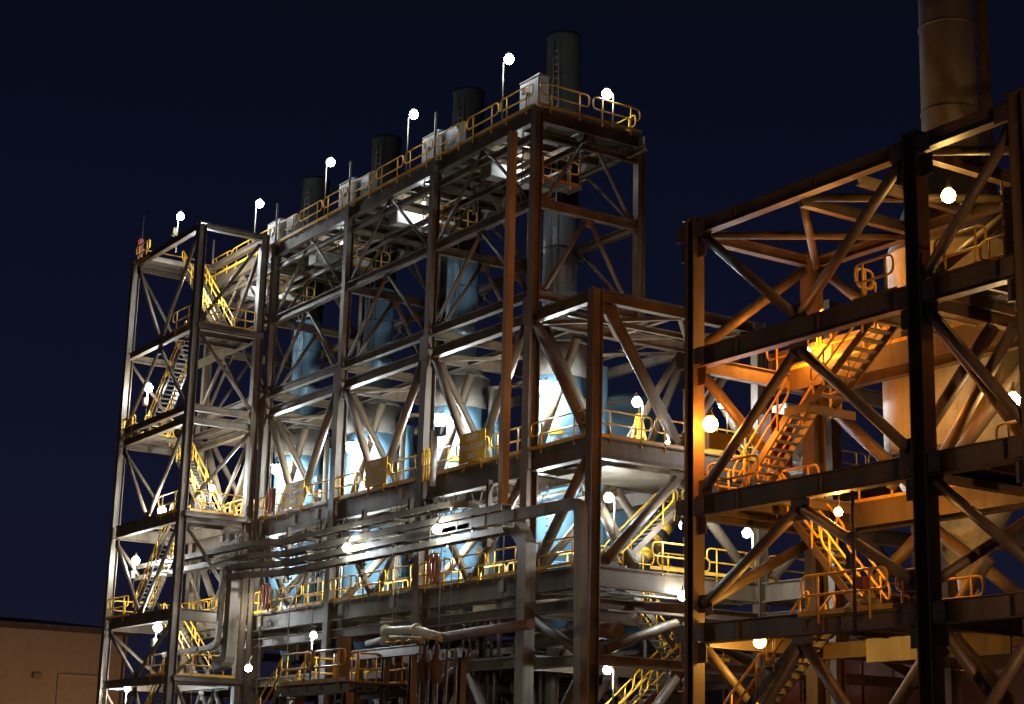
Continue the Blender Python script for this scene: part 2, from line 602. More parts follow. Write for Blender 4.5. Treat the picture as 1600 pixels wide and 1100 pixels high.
# ================================================================== STACK SUPPORT FRAME
CX = [59.5, 68.0, 76.5, 85.0, 93.5]
F = thing('stack_support_frame', 'tall beige steel frame of four bays carrying the four flue stacks', 'steel frame', (59.5, 40, 0))
for i, x in enumerate(CX):
    hsec('column', (x, 40, 0), (x, 40, 21.3), 0.5, 0.55, ST, F, up=(0, 1, 0))
    hsec('column', (x, 40, 21.3), (x, 40, 30.5), 0.36, 0.42, ST, F, up=(0, 1, 0))
    hsec('column', (x, 48.6, 0), (x, 48.6, 21.3), 0.5, 0.5, ST, F, up=(0, 1, 0))
    hsec('column', (x, 45.6, 21.3), (x, 45.6, 30.4), 0.38, 0.4, ST, F, up=(0, 1, 0))
    plate(F, (x, 39.72, 21.3), (0.7, 0.04, 1.1), 'splice_plate')
    # depth beams and depth braces on every column line
    for z, w, h in ((30.13, 0.3, 0.66), (29.2, 0.2, 0.3), (26.1, 0.3, 0.42), (22.0, 0.3, 0.4)):
        hsec('beam', (x, 40.25, z), (x, 45.4, z), w, h, ST, F)
    for z, w, h in ((20.95, 0.35, 0.5), (14.75, 0.4, 0.85), (9.8, 0.4, 0.75), (8.65, 0.35, 0.45), (6.5, 0.35, 0.45)):
        hsec('beam', (x, 40.33, z), (x, 48.3, z), w, h, ST, F)
    vbrace(F, 'x', x, 40.2, 45.4, 30.0, 26.2, 0.085, True)
    vbrace(F, 'x', x, 40.2, 45.4, 26.0, 22.1, 0.095, True)
    vbrace(F, 'x', x, 40.3, 48.3, 20.9, 15.2, 0.16, False)
    vbrace(F, 'x', x, 40.3, 48.3, 14.4, 10.2, 0.19, True)
    vbrace(F, 'x', x, 40.3, 48.3, 6.3, 1.5, 0.16, True)
for i in range(4):
    a, b = CX[i], CX[i + 1]
    for dd, lv in ((40, ((30.13, 0.3, 0.72), (29.15, 0.2, 0.3), (26.1, 0.3, 0.42), (22.0, 0.3, 0.4), (20.95, 0.35, 0.45), (14.65, 0.4, 1.0), (9.7, 0.4, 0.85), (8.65, 0.35, 0.42), (6.6, 0.35, 0.42))),
                   (45.6, ((30.13, 0.3, 0.66), (26.1, 0.3, 0.38), (22.0, 0.3, 0.36))),
                   (48.6, ((20.95, 0.3, 0.42), (14.7, 0.4, 0.8), (9.7, 0.4, 0.8), (6.6, 0.35, 0.42)))):
        for z, w, h in lv:
            q = 0.32 if z < 21.5 else 0.24
            hsec('beam', (a + q, dd, z), (b - q, dd, z), w, h, ST, F)
    for dd, rr_ in ((40, 1.0), (45.6, 0.9)):
        vbrace(F, 'd', dd, a + 0.1, b - 0.1, 29.9, 26.2, 0.085 * rr_, True)
        vbrace(F, 'd', dd, a + 0.1, b - 0.1, 25.95, 22.1, 0.095 * rr_, True)
    for dd in (40, 48.6):
        vbrace(F, 'd', dd, a + 0.2, b - 0.2, 20.9, 15.2, 0.2, False)
        vbrace(F, 'd', dd, a + 0.2, b - 0.2, 14.3, 10.1, 0.18, False)
        vbrace(F, 'd', dd, a + 0.2, b - 0.2, 6.5, 1.6, 0.2, True)
    # mid frame behind the front row
    tube('brace', (a + 0.4, 42.6, 20.6), ((a + b) / 2 - 0.6, 42.6, 15.3), 0.2, ST, F)
    # plan bracing at level 21
    for p, q in (((a, 40.2), ((a + b) / 2, 44.3)), ((b, 40.2), ((a + b) / 2, 44.3)), ((a, 48.4), ((a + b) / 2, 44.3)), ((b, 48.4), ((a + b) / 2, 44.3))):
        bar('plan_brace', (p[0], p[1], 20.75), (q[0], q[1], 20.75), 0.14, 0.14, ST, F)
    for dd in (42.2, 46.4):
        hsec('joist', (a + 0.2, dd, 20.9), (b - 0.2, dd, 20.9), 0.16, 0.22, ST, F)
    # joists under the decks
    for k in range(1, 6):
        x = a + (b - a) * k / 6
        hsec('joist', (x, 40.2, 29.95), (x, 45.4, 29.95), 0.16, 0.34, ST, F)
    for k in range(1, 4):
        x = a + (b - a) * k / 4
        hsec('joist', (x, 40.2, 14.8), (x, 42.8 if k == 2 else 48.3, 14.8), 0.18, 0.4, ST, F)
        hsec('joist', (x, 40.2, 9.85), (x, 48.3, 9.85), 0.18, 0.4, ST, F)
    hsec('joist', (a + 0.2, 42.75, 29.6), (b - 0.2, 42.75, 29.6), 0.2, 0.36, ST, F)
    hsec('beam', (a + 0.2, 42.7, 14.55), (b - 0.2, 42.7, 14.55), 0.3, 0.6, ST, F)
    hsec('beam', (a + 0.2, 42.7, 9.6), (b - 0.2, 42.7, 9.6), 0.3, 0.6, ST, F)
    # decks
    m_ = (a + b) / 2
    for q in range(7):
        x_ = a + 0.62 + q * 1.21
        for dd_, w_ in ((40.85, 1.5), (42.45, 1.45)):
            if (q, dd_) not in ((3, 42.45), (5, 40.85)):
                box('deck_plate', (x_, dd_, 30.5), (1.14, w_, 0.03), M['clad'], F)
        if abs(x_ - m_) > 1.3:
            box('deck_plate', (x_, 44.5, 30.5), (1.14, 2.2, 0.03), M['clad'], F)
    grating(F, a, b, 43.2, 43.4, 30.52)
    grating(F, a, b, 39.9, 42.7, 15.22)
    grating(F, a, b, 39.9, 42.7, 10.2)
    # handrails
    handrail(F, [(a + 0.05, 39.85, 15.2), (b - 0.05, 39.85, 15.2)])
    handrail(F, [(a + 0.05, 39.85, 10.2), (b - 0.05, 39.85, 10.2)])
    handrail(F, [(a + 0.3, 42.65, 10.2), (b - 0.3, 42.65, 10.2)], kick=True)
    handrail(F, [(a + 0.05, 39.85, 30.5), (b - 0.05, 39.85, 30.5)])
    handrail(F, [(a + 0.3, 45.65, 30.5), (b - 0.3, 45.65, 30.5)])
handrail(F, [(59.35, 39.95, 30.5), (59.35, 45.6, 30.5)])
# lightning rods on the column heads
for i in range(1, 5):
    r_ = tube('lightning_rod', (CX[i], 39.9, 30.5), (CX[i], 39.9, 32.9), 0.06, M['galv'], F, 8)
# level 10 slab-like underside plates, rusty floor plates
for i in range(4):
    a, b = CX[i], CX[i + 1]
    box('floor_plate', ((a + b) / 2, 45.5, 9.35), (8.0, 5.2, 0.06), M['clad'], F)
    box('floor_plate', ((a + b) / 2, 44.3, 6.9), (8.0, 8.0, 0.06), M['clad'], F)

# ================================================================== ANNEX FRAME
AN = thing('annex_frame', 'low steel frame with flat open top between the tall frame and the orange lit frame', 'steel frame', (55, 40, 0))
for x, d in ((55, 40), (55, 48.6), (50.6, 48.6)):
    hsec('column', (x, d, 0), (x, d, 21.25), 0.42, 0.5, ST, AN, up=(0, 1, 0))
LV = ((20.95, 0.35, 0.5), (14.75, 0.4, 0.85), (9.7, 0.4, 0.8), (8.65, 0.35, 0.42), (6.5, 0.35, 0.42))
for z, w, h in LV:
    hsec('beam', (55.3, 40, z), (59.2, 40, z), w, h, ST, AN)
    hsec('beam', (55.3, 48.6, z), (59.2, 48.6, z), w, h, ST, AN)
    hsec('beam', (55, 40.3, z), (55, 48.3, z), w, h, ST, AN)
tube('brace', (59.1, 40, 20.5), (55.5, 40, 15.5), 0.24, ST, AN)
tube('brace', (55.4, 40, 14.3), (59.0, 40, 10.2), 0.22, ST, AN)
tube('brace', (59.1, 48.6, 20.5), (55.5, 48.6, 15.5), 0.2, ST, AN)
tube('brace', (59.1, 42.5, 14.3), (55.6, 42.5, 10.3), 0.24, ST, AN)
tube('brace', (59.1, 40, 8.4), (55.5, 40, 6.7), 0.2, ST, AN)
tube('brace', (55.4, 40, 6.2), (59.1, 40, 2.0), 0.2, ST, AN)
vbrace(AN, 'x', 55, 40.3, 48.3, 20.8, 15.3, 0.24, False)
vbrace(AN, 'x', 55, 40.3, 48.3, 14.2, 10.2, 0.22, True)
vbrace(AN, 'x', 55, 40.3, 48.3, 8.45, 6.75, 0.2, True)
vbrace(AN, 'x', 55, 40.3, 48.3, 6.3, 1.6, 0.2, True)
for p, q in (((55, 40.2), (59.3, 44.3)), ((59.3, 44.3), (55, 48.4)), ((59.3, 40.2), (55, 44.3)), ((55, 44.3), (59.3, 48.4))):
    bar('plan_brace', (p[0], p[1], 20.72), (q[0], q[1], 20.72), 0.16, 0.16, ST, AN)
hsec('joist', (57.2, 40.2, 20.7), (57.2, 48.4, 20.7), 0.18, 0.25, ST, AN)
hsec('joist', (55.2, 44.3, 20.9), (59.3, 44.3, 20.9), 0.18, 0.25, ST, AN)
for z in (14.9, 9.9):
    for d in (41.6, 43.2, 44.9, 46.6):
        hsec('joist', (55.2, d, z - 0.1), (59.3, d, z - 0.1), 0.18, 0.4, ST, AN)
    hsec('beam', (56.4, 40.3, z - 0.25), (56.4, 48.3, z - 0.25), 0.3, 0.6, ST, AN)
grating(AN, 55, 59.5, 39.9, 48.6, 15.22)
grating(AN, 55, 59.5, 39.9, 41.6, 10.2)
grating(AN, 57.4, 59.5, 41.6, 48.6, 10.2)
box('floor_plate', (57.2, 44.5, 14.2), (3.6, 7.0, 0.05), M['galv'], AN)
box('floor_plate', (57.2, 44.5, 9.2), (3.6, 7.0, 0.05), M['galv'], AN)
handrail(AN, [(55.15, 39.85, 15.2), (59.4, 39.85, 15.2)])
handrail(AN, [(54.95, 40.2, 15.2), (54.95, 48.4, 15.2)])
handrail(AN, [(55.15, 39.85, 10.2), (59.4, 39.85, 10.2)])
handrail(AN, [(54.95, 42.8, 10.2), (54.95, 48.4, 10.2)])
handrail(AN, [(57.6, 41.5, 15.2), (59.2, 42.6, 15.2)])
handrail(AN, [(57.4, 42.0, 10.2), (57.4, 48.0, 10.2)])
# open bay further right
for z, w, h in LV[1:]:
    hsec('beam', (55, 48.9, z), (55, 58, z), w, h, ST, AN)
    hsec('beam', (50.9, 48.6, z), (54.7, 48.6, z), w, h, ST, AN)
hsec('column', (55, 58, 0), (55, 58, 15.2), 0.55, 0.56, ST, AN, up=(0, 1, 0))
vbrace(AN, 'x', 55, 48.9, 57.7, 14.2, 10.2, 0.2, True)
vbrace(AN, 'x', 55, 48.9, 57.7, 8.45, 6.7, 0.2, True)
handrail(AN, [(54.95, 48.9, 15.2), (54.95, 57.8, 15.2)])
handrail(AN, [(54.95, 48.9, 10.2), (54.95, 57.8, 10.2)])
grating(AN, 55, 59.5, 48.7, 58, 15.22)
grating(AN, 55, 59.5, 48.7, 58, 10.2)

# ================================================================== STAIR TOWER FRAME
T = thing('stair_tower_frame', 'slim braced steel stair tower at the far left end of the plant', 'steel frame', (85.5, 35.75, 0))
for x, d in ((85.5, 35.75), (95.0, 35.75), (85.5, 39.45), (95.0, 39.75)):
    hsec('column', (x, d, 0), (x, d, 31.0), 0.42, 0.44, ST, T, up=(0, 1, 0))
    box('cap_plate', (x, d, 31.05), (0.55, 0.5, 0.05), ST, T)
TL = ((30.9, 0.34), (25.3, 0.38), (20.85, 0.36), (20.15, 0.36), (15.1, 0.7), (9.95, 0.6), (6.65, 0.42))
for z, h in TL:
    for d in (35.75, 39.6):
        hsec('beam', (85.75, d, z), (94.75, d, z), 0.3, h, ST, T)
    for x in (85.5, 95.0):
        hsec('beam', (x, 36.0, z), (x, 39.3, z), 0.3, h, ST, T)
for zt, zb, inv in ((30.8, 25.4, False), (25.1, 20.9, True), (20.0, 15.4, False), (14.7, 10.2, False), (9.7, 6.8, False), (6.4, 1.0, True)):
    for d in (35.75, 39.6):
        vbrace(T, 'd', d, 85.7, 94.8, zt, zb, 0.105, inv)
    tube('brace', (95, 36.0, zt - 0.2), (95, 39.4, zb + 0.2), 0.09, ST, T)
for (da, za), (db, zb) in (((36.0, 25.6), (39.2, 30.5)), ((36.0, 25.0), (39.2, 21.2)), ((36.0, 15.6), (39.2, 19.8)), ((36.0, 14.6), (39.2, 10.5)), ((36.0, 7.0), (39.2, 9.6)), ((36.0, 6.4), (39.2, 1.2))):
    tube('brace', (85.5, da, za), (85.5, db, zb), 0.1, ST, T)
# landings
def landing(x0, x1, d0, d1, z, rails_):
    grating(T, x0, x1, d0, d1, z)
    n = max(2, int((x1 - x0) / 1.2))
    for k in range(n + 1):
        x = x0 + (x1 - x0) * k / n
        hsec('joist', (x, d0, z - 0.18), (x, d1, z - 0.18), 0.12, 0.22, ST, T)
    for r_ in rails_:
        handrail(T, r_)
landing(92.6, 95.2, 35.8, 39.7, 30.9, [[(95.2, 35.9, 30.9), (95.2, 39.8, 30.9)], [(95.1, 35.7, 30.9), (92.8, 35.7, 30.9)]])
landing(85.2, 88.6, 35.8, 39.6, 25.45, [[(85.35, 36.1, 25.45), (85.35, 39.3, 25.45)], [(85.6, 35.65, 25.45), (88.6, 35.65, 25.45)]])
landing(92.6, 95.2, 35.8, 39.7, 20.5, [[(95.2, 35.9, 20.5), (95.2, 39.8, 20.5)], [(95.1, 35.65, 20.5), (92.8, 35.65, 20.5)], [(92.7, 36.0, 20.5), (92.7, 38.0, 20.5)]])
landing(85.2, 88.8, 35.8, 39.6, 15.3, [[(85.35, 36.1, 15.3), (85.35, 39.3, 15.3)], [(85.6, 35.65, 15.3), (88.8, 35.65, 15.3)], [(85.6, 39.5, 15.3), (88.6, 39.5, 15.3)]])
landing(91.6, 95.2, 35.8, 39.7, 10.25, [[(95.2, 35.9, 10.25), (95.2, 39.8, 10.25)], [(95.1, 35.65, 10.25), (91.7, 35.65, 10.25)], [(95.1, 39.6, 10.25), (86.0, 39.6, 10.25)]])
landing(85.2, 88.6, 35.8, 39.6, 6.85, [[(85.35, 36.1, 6.85), (85.35, 39.3, 6.85)], [(85.6, 35.65, 6.85), (88.6, 35.65, 6.85)]])
# bridge from the tower top to the long top deck
hsec('beam', (95.0, 39.9, 30.2), (95.0, 42.6, 30.2), 0.3, 0.5, ST, T)
hsec('beam', (93.6, 42.2, 30.2), (95.0, 42.2, 30.2), 0.3, 0.5, ST, T)
grating(T, 93.4, 95.2, 39.8, 42.4, 30.75)
handrail(T, [(95.25, 39.9, 30.75), (95.25, 42.5, 30.75)])
STG = 'flights of the stair tower'
staircase('topmost flight of the stair tower, from its roof landing', (87.4, 38.4, 25.45), (93.4, 38.4, 30.9), 0.9, STG)
staircase('second flight from the top of the stair tower, rising towards the right', (93.6, 37.0, 20.5), (88.6, 37.0, 25.45), 0.9, STG)
staircase('yellow railed stair tower flight above the level of the yellow signs', (87.6, 38.4, 15.3), (93.6, 38.4, 20.5), 0.9, STG)
staircase('stair tower flight just below the level of the yellow signs', (93.4, 37.0, 10.25), (88.6, 37.0, 15.3), 0.9, STG)
staircase('second lowest visible flight of the stair tower', (87.4, 38.4, 6.85), (92.4, 38.4, 10.25), 0.9, STG)
staircase('lowest flight of the stair tower, by the orange warehouse', (93.6, 37.0, 1.2), (88.4, 37.0, 6.85), 0.9, STG)
rb = thing('fire_alarm_box', 'dark red box on the top rail corner of the stair tower', 'box', (95.1, 36.0, 31.2))
box('case', (95.1, 35.95, 32.0), (0.34, 0.3, 1.1), M['red'], rb)
box('door', (95.1, 35.77, 32.0), (0.28, 0.04, 0.95), M['red'], rb)
an = thing('antenna_rod', 'thin bare rod above the red box on the stair tower', 'rod', (95.1, 36.1, 31.0))
tube('rod', (95.25, 36.1, 31.0), (95.25, 36.1, 34.2), 0.02, M['galv'], an, 6)
tube('rod_clamp', (95.25, 36.1, 31.4), (95.25, 36.1, 31.6), 0.05, M['galv'], an, 8)

# ================================================================== STACKS AND DUST COLLECTORS
UG = 'flue stacks rising from the dust collector vessels'
ULAB = ['nearest and tallest looking flue stack, beside the white cabinet at the corner',
        'second flue stack from the right, behind the second yellow sign',
        'third flue stack from the right, its lit lower half showing between frame columns',
        'leftmost and farthest flue stack, near the stair tower']
for i in range(4):
    cx, cd = 63.75 + 8.5 * i, 44.3
    u = thing('flue_stack', ULAB[i], 'flue stack', (cx, cd, 0), UG)
    lathe('chimney_shell', (cx, cd, 21.9), [(0.80, 0), (0.80, 3.0), (0.80, 5.8)], M['stack' if i == 0 else 'vessel'], u)  # nearest shell coloured darker to hold down the lamplight from below
    lathe('chimney_shell', (cx, cd, 27.7), [(0.80, 0), (0.80, 4.2), (0.80, 8.5), (0.84, 8.52), (0.84, 8.7), (0.70, 8.7), (0.70, 8.2)], M['shadetop'], u)
    for k in range(3):
        bar('shell_seam', (cx - 0.57, cd - 0.57, 22.0 + k * 1.9), (cx - 0.57, cd - 0.57, 23.8 + k * 1.9), 0.03, 0.03, M['stack'], u)
    for z in (23.8, 25.8, 27.65, 31.9, 34.2):
        lathe('flange_ring', (cx, cd, z), [(0.81, 0), (0.84, 0.01), (0.84, 0.05), (0.81, 0.06)], M['stack' if z < 27 else 'shadetop'], u)
    lathe('cap_cone', (cx, cd, 21.1), [(1.52, 0), (1.50, 0.1), (0.95, 0.55), (0.90, 0.8), (0.81, 0.82)], M['clad'], u)
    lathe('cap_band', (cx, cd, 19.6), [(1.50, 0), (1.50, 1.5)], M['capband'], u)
    lathe('vessel_shell', (cx, cd, 11.2), [(1.46, 0), (1.46, 2.8), (1.46, 5.6), (1.46, 8.4)], M['vessel'], u)
    for z in (11.2, 16.9):
        lathe('seam_ring', (cx, cd, z), [(1.465, 0), (1.49, 0.01), (1.49, 0.05), (1.465, 0.06)], M['vessel'], u)
    lathe('cone', (cx, cd, 8.2), [(0.4, 0), (1.46, 3.0)], M['vessel'], u)
    tube('discharge_pipe', (cx, cd, 8.3), (cx, cd, 4.0), 0.3, M['galv'], u)
    # side duct
    dct = tube('side_duct', (cx - 2.0, cd + 0.9, 10), (cx - 2.0, cd + 0.9, 20), 0.36, M['vessel'], u, 16)
    tube('side_duct', (cx - 2.75, cd + 0.2, 10), (cx - 2.75, cd + 0.2, 20.3), 0.15, M['galv'], u, 12)
    # small plates and rungs on the vessel face that looks at the camera
    for k, (ang, z, w, h, mm) in enumerate(((2.52, 17.0, 0.62, 0.28, 'yellow'), (2.50, 16.3, 0.38, 0.8, 'white'))):
        px_, pd_ = cx + 1.5 * math.cos(ang), cd - 1.5 * math.sin(ang)
        box('name_plate', (px_, pd_, z), (0.03, w, h), M[mm], u, rotz=ang)
    for k in range(16):
        ang = 2.30
        z = 11.6 + k * 0.3
        px_, pd_ = cx + 1.5 * math.cos(ang), cd - 1.5 * math.sin(ang)
        box('rung', (px_, pd_, z), (0.1, 0.12, 0.05), M['black'], u, rotz=ang)
    for z in (12.6, 14.2, 18.3):
        an = 3.35
        p1 = (cx + 1.4 * math.cos(an), cd - 1.4 * math.sin(an), z); p2 = (cx + 1.75 * math.cos(an), cd - 1.75 * math.sin(an), z)
        nz = tube('nozzle', p1, p2, 0.16, M['vessel'], u, 12)
        tube('nozzle_flange', (cx + 1.72 * math.cos(an), cd - 1.72 * math.sin(an), z), (cx + 1.78 * math.cos(an), cd - 1.78 * math.sin(an), z), 0.24, M['galv'], u, 12)
    for s_ in (-0.2, 0.2):
        tube('ladder_rail', (cx - 0.5 + s_ * 0.7, cd - 0.78 - s_ * 0.3, 22.2), (cx - 0.5 + s_ * 0.7, cd - 0.78 - s_ * 0.3, 35.8), 0.022, M['galv'], u, 6)
    for k in range(38):
        z = 22.4 + k * 0.35
        tube('ladder_rung', (cx - 0.64, cd - 0.72, z), (cx - 0.36, cd - 0.84, z), 0.014, M['galv'], u, 5)
    # clips on the shell under the top deck
    lathe('hatch', (cx - 0.62, cd - 0.62, 31.6), [(0.02, -0.02), (0.24, -0.01), (0.24, 0.02), (0.02, 0.03)], M['white'], u, 14)

for i in range(4):
    cx = 63.75 + 8.5 * i
    dt = thing('sampling_duct', ['white duct box under the top deck beside the nearest stack',
                                 'white duct box under the top deck beside the second stack from the right',
                                 'white duct box under the top deck beside the third stack from the right',
                                 'white duct box under the top deck near the stair tower'][i], 'duct', (cx, 41.6, 28.8), 'white duct boxes under the top deck')
    box('duct_body', (cx, 41.9, 28.8), (0.7, 3.4, 0.62), M['white'], dt)
    box('duct_flange', (cx, 40.15, 28.8), (0.85, 0.08, 0.78), M['galv'], dt)
    box('duct_flange', (cx, 42.0, 28.8), (0.80, 0.08, 0.72), M['galv'], dt)
    for s in (-0.3, 0.3):
        tube('hanger', (cx + s, 40.5, 29.1), (cx + s, 40.5, 29.9), 0.03, M['galv'], dt, 6)
        tube('hanger', (cx + s, 42.8, 29.1), (cx + s, 42.8, 29.9), 0.03, M['galv'], dt, 6)

# small service walkways hung under the top deck
for i in range(4):
    a = CX[i]
    x = a + 0.8
    grating(F, x, x + 0.9, 40.3, 43.0, 27.6)
    handrail(F, [(x, 40.3, 27.6), (x, 43.0, 27.6)])
    for dd in (40.4, 42.9):
        for xx in (x, x + 0.9):
            tube('hanger', (xx, dd, 27.5), (xx, dd, 30.0), 0.035, M['galv'], F, 6)
    hsec('joist', (x - 2.2, 41.0, 28.3), (a + 8.2, 41.0, 28.3), 0.16, 0.24, ST, F)
    hsec('joist', (x - 2.2, 44.9, 29.3), (a + 8.2, 44.9, 29.3), 0.16, 0.24, ST, F)
# conduits, pipes and boxes under the decks
rnd = random.Random(11)
for i in range(4):
    a, b = CX[i], CX[i + 1]
    for z0, z1, d0, d1, n_ in ((13.2, 14.0, 40.4, 43.0, 5), (8.9, 9.15, 40.3, 43.0, 3), (29.0, 29.6, 40.4, 45.0, 4)):
        for k in range(n_):
            z = rnd.uniform(z0, z1); d = rnd.uniform(d0, d1); x0 = a + rnd.uniform(0.3, 2.5); x1 = b - rnd.uniform(0.3, 2.5)
            pipe('conduit', [(x0, d, z), (x1, d, z), (x1, d, z - rnd.uniform(0.3, 1.3))], rnd.choice((0.035, 0.05, 0.07, 0.1)), M[rnd.choice(('galv', 'rust', 'galv'))], F, 0.2, 6)
    for k in range(5):
        x = rnd.uniform(a + 0.8, b - 0.8)
        box('junction_box', (x, 40.5 + rnd.uniform(0, 0.4), rnd.choice((12.9, 13.4, 8.9, 16.1))), (0.35, 0.2, rnd.choice((0.4, 0.55))), M['galv'], F)
    for x in (a + 0.42, a + 0.55, b - 0.45):
        tube('conduit', (x, 40.25, 0.5), (x, 40.25, rnd.choice((14.0, 20.5, 29.5))), 0.035, M['galv'], F, 6)
    # lattice of small members under the level 15 deck
    for k in range(4):
        x0 = a + 0.5 + k * 2.0
        tube('hanger', (x0, 40.6, 14.2), (x0 + 0.4, 40.6, 13.3), 0.04, ST, F, 6)
        tube('hanger', (x0 + 0.9, 40.6, 14.2), (x0 + 0.4, 40.6, 13.3), 0.04, ST, F, 6)
rnd = random.Random(5)
for i in range(4):
    a, b = CX[i], CX[i + 1]
    for k in range(2):
        x = a + 1.9 + k * 4.3
        pipe('cable_drop', [(x, 39.45, 14.0), (x, 39.3, 13.7), (x + rnd.uniform(-0.3, 0.3), 39.2, 12.9), (x + 0.2, 39.0, 12.45)], 0.03, M['black'], F, 0.2, 5)
    for k in range(3):
        x = rnd.uniform(a + 1, b - 1)
        box('junction_box', (x, 39.62, rnd.choice((14.6, 9.7, 6.6))), (0.4, 0.16, 0.5), M['galv'], F)
        tube('conduit', (x, 39.62, 6.0), (x, 39.62, 14.2), 0.025, M['galv'], F, 6)
for dd in (41.2, 42.4, 44.0, 45.2):
    pipe('conduit', [(59.9, dd, 13.9), (93.2, dd, 13.9)], 0.09, M['galv'], F, 0.2, 8)

# ================================================================== CABINETS ON THE TOP DECK
wl = ['white cabinet on the corner of the top deck beside the nearest stack', 'white cabinet on the top deck, second from the right',
      'white cabinet on the top deck, third from the right', 'white cabinet on the top deck nearest the stair tower']
for k in range(4):
    x0 = 59.7 + 8.5 * k
    c = thing('control_cabinet', wl[k], 'cabinet', (x0 + 0.75, 40.6, 30.55), 'white cabinets on the top deck')
    box('case', (x0 + 0.75, 40.45, 31.33), (1.5, 0.5, 1.5), M['white'], c)
    box('rain_hood', (x0 + 0.75, 40.47, 32.13), (1.58, 0.6, 0.07), M['beigebox'], c)
    for s in (-1, 1):
        dd_ = box('door', (x0 + 0.75 + s * 0.37, 40.18, 31.33), (0.7, 0.03, 1.38), M['white'], c)
        box('handle', (x0 + 0.75 + s * 0.06, 40.14, 31.4), (0.03, 0.04, 0.18), M['black'], dd_)
    box('notice', (x0 + 1.15, 40.15, 31.7), (0.3, 0.012, 0.3), M['beigebox'], c)
bl = ['beige panel box beside the second white cabinet from the right', 'beige panel box beside the third white cabinet from the right', 'beige panel box beside the farthest white cabinet']
for k in range(3):
    x1 = 59.5 + 8.5 * (k + 1)
    c = thing('junction_cabinet', bl[k], 'cabinet', (x1 - 0.8, 40.6, 30.55), 'beige panel boxes on the top deck')
    box('case', (x1 - 0.85, 40.55, 31.3), (1.1, 0.4, 1.45), M['beigebox'], c)
    for q, (dx, dz) in enumerate(((-0.2, 0.1), (0.0, 0.12), (0.2, 0.08), (0.1, -0.1), (-0.1, -0.12), (0.3, -0.1), (-0.3, 0.5))):
        box('label_tag', (x1 - 0.85 + dx, 40.33, 31.4 + dz), (0.13, 0.02, 0.14), M['white'], c)

# ================================================================== YELLOW SIGNS
def text_mesh(body, size, m, parent, pos, ext=0.012):
    """text lying in the front face plane, readable from the small-d side"""
    cu = bpy.data.curves.new('lettering', 'FONT')
    cu.body = body
    cu.size = size
    cu.extrude = ext
    cu.align_x = 'CENTER'
    cu.align_y = 'CENTER'
    cu.resolution_u = 2
    tmp = bpy.data.objects.new('tmp', cu)
    COL.objects.link(tmp)
    dg = bpy.context.evaluated_depsgraph_get()
    me = bpy.data.meshes.new_from_object(tmp.evaluated_get(dg))
    bpy.data.objects.remove(tmp)
    me.materials.clear()
    me.materials.append(m)
    # text x axis -> -X (left to right for the viewer), y -> Z, normal -> +Y (towards small d)
    R_ = Matrix(((-1, 0, 0), (0, 0, 1), (0, 1, 0))).to_quaternion()
    return link('lettering', me, parent, V(pos), R_)
sl = ['yellow dust collector sign nearest to the brown lit column, on the railing',
      'middle one of the three yellow dust collector signs on the railing',
      'yellow dust collector sign farthest left on the railing']
for k in range(3):
    cx = 63.55 + 8.5 * k
    sg = thing('equipment_sign', sl[k], 'sign', (cx, 39.7, 15.2), 'yellow dust collector signs')
    box('board', (cx, 39.72, 15.98), (2.1, 0.03, 1.3), M['signyellow'], sg)
    for s in (-0.7, 0.7):
        tube('leg', (cx + s, 39.77, 15.0), (cx + s, 39.77, 16.6), 0.035, M['yellow'], sg, 6)
    for body, z, s in (('DUST', 16.38, 0.36), ('COLLECTOR', 15.98, 0.34), (['0005', '0004', '0003'][k], 15.58, 0.34)):
        text_mesh(body, s, M['white'], sg, (cx, 39.69, z))

# ================================================================== CABLE TRAYS
def tray(label, pts, w=0.5, h=0.25, m=None, rung=True):
    t = thing('cable_tray', label, 'cable tray', pts[0], 'cable trays running along the front of the frame')
    m = m or M['galv']
    for s in (-1, 1):
        q = [(p[0], p[1] + s * w / 2, p[2]) for p in pts]
        sweep('side_rail', [(q, False)], 0, m, t, rect=(0.04, h, None))
    sweep('cover', [([(p[0], p[1], p[2] + h / 2 + 0.012) for p in pts], False)], 0, m, t, rect=(w, 0.015, None))
    for a, b in zip(pts[:-1], pts[1:]):
        A, B = Vector(a), Vector(b)
        if abs(B.x - A.x) < 2:
            continue
        n = int((B - A).length / 0.5)
        for k in range(n):
            c = A + (B - A) * ((k + 0.5) / n)
            bar('rung', (c.x, c.y - w / 2 + 0.03, c.z - 0.05), (c.x, c.y + w / 2 - 0.03, c.z - 0.05), 0.05, 0.03, m, t)
    return t
tl = ['topmost of the four long cable trays, curving in at its right end', 'second from the top of the four long cable trays',
      'third from the top of the four long cable trays', 'lowest of the four long cable trays']
zs = (13.35, 12.72, 12.24, 11.78)
xr = (64.2, 59.3, 59.2, 59.2)
for k in range(4):
    z = zs[k]
    pts = [(xr[k], 38.8, z), (79.2, 38.8, z), (81.2, 38.0, z), (95.5 if k < 2 else 82.8, 37.6, z)]
    if k == 0:
        pts = [(63.0, 39.6, z), (63.6, 39.0, z)] + pts
    tray(tl[k], pts)
for k, x in enumerate((61.5, 68, 72.3, 76.5, 80.2)):
    br = thing('tray_bracket', ['tray bracket nearest the corner column', 'tray bracket at the second column', 'tray bracket between the second and third columns', 'tray bracket at the third column', 'tray bracket where the trays bend'][k], 'bracket', (x, 39.4, 12.6), 'steel brackets holding the cable trays')
    hsec('upright', (x, 39.35, 11.4), (x, 39.35, 14.2), 0.2, 0.2, ST, br)
    for z in zs:
        hsec('arm', (x, 38.5, z - 0.15), (x, 39.6, z - 0.15), 0.1, 0.1, ST, br)
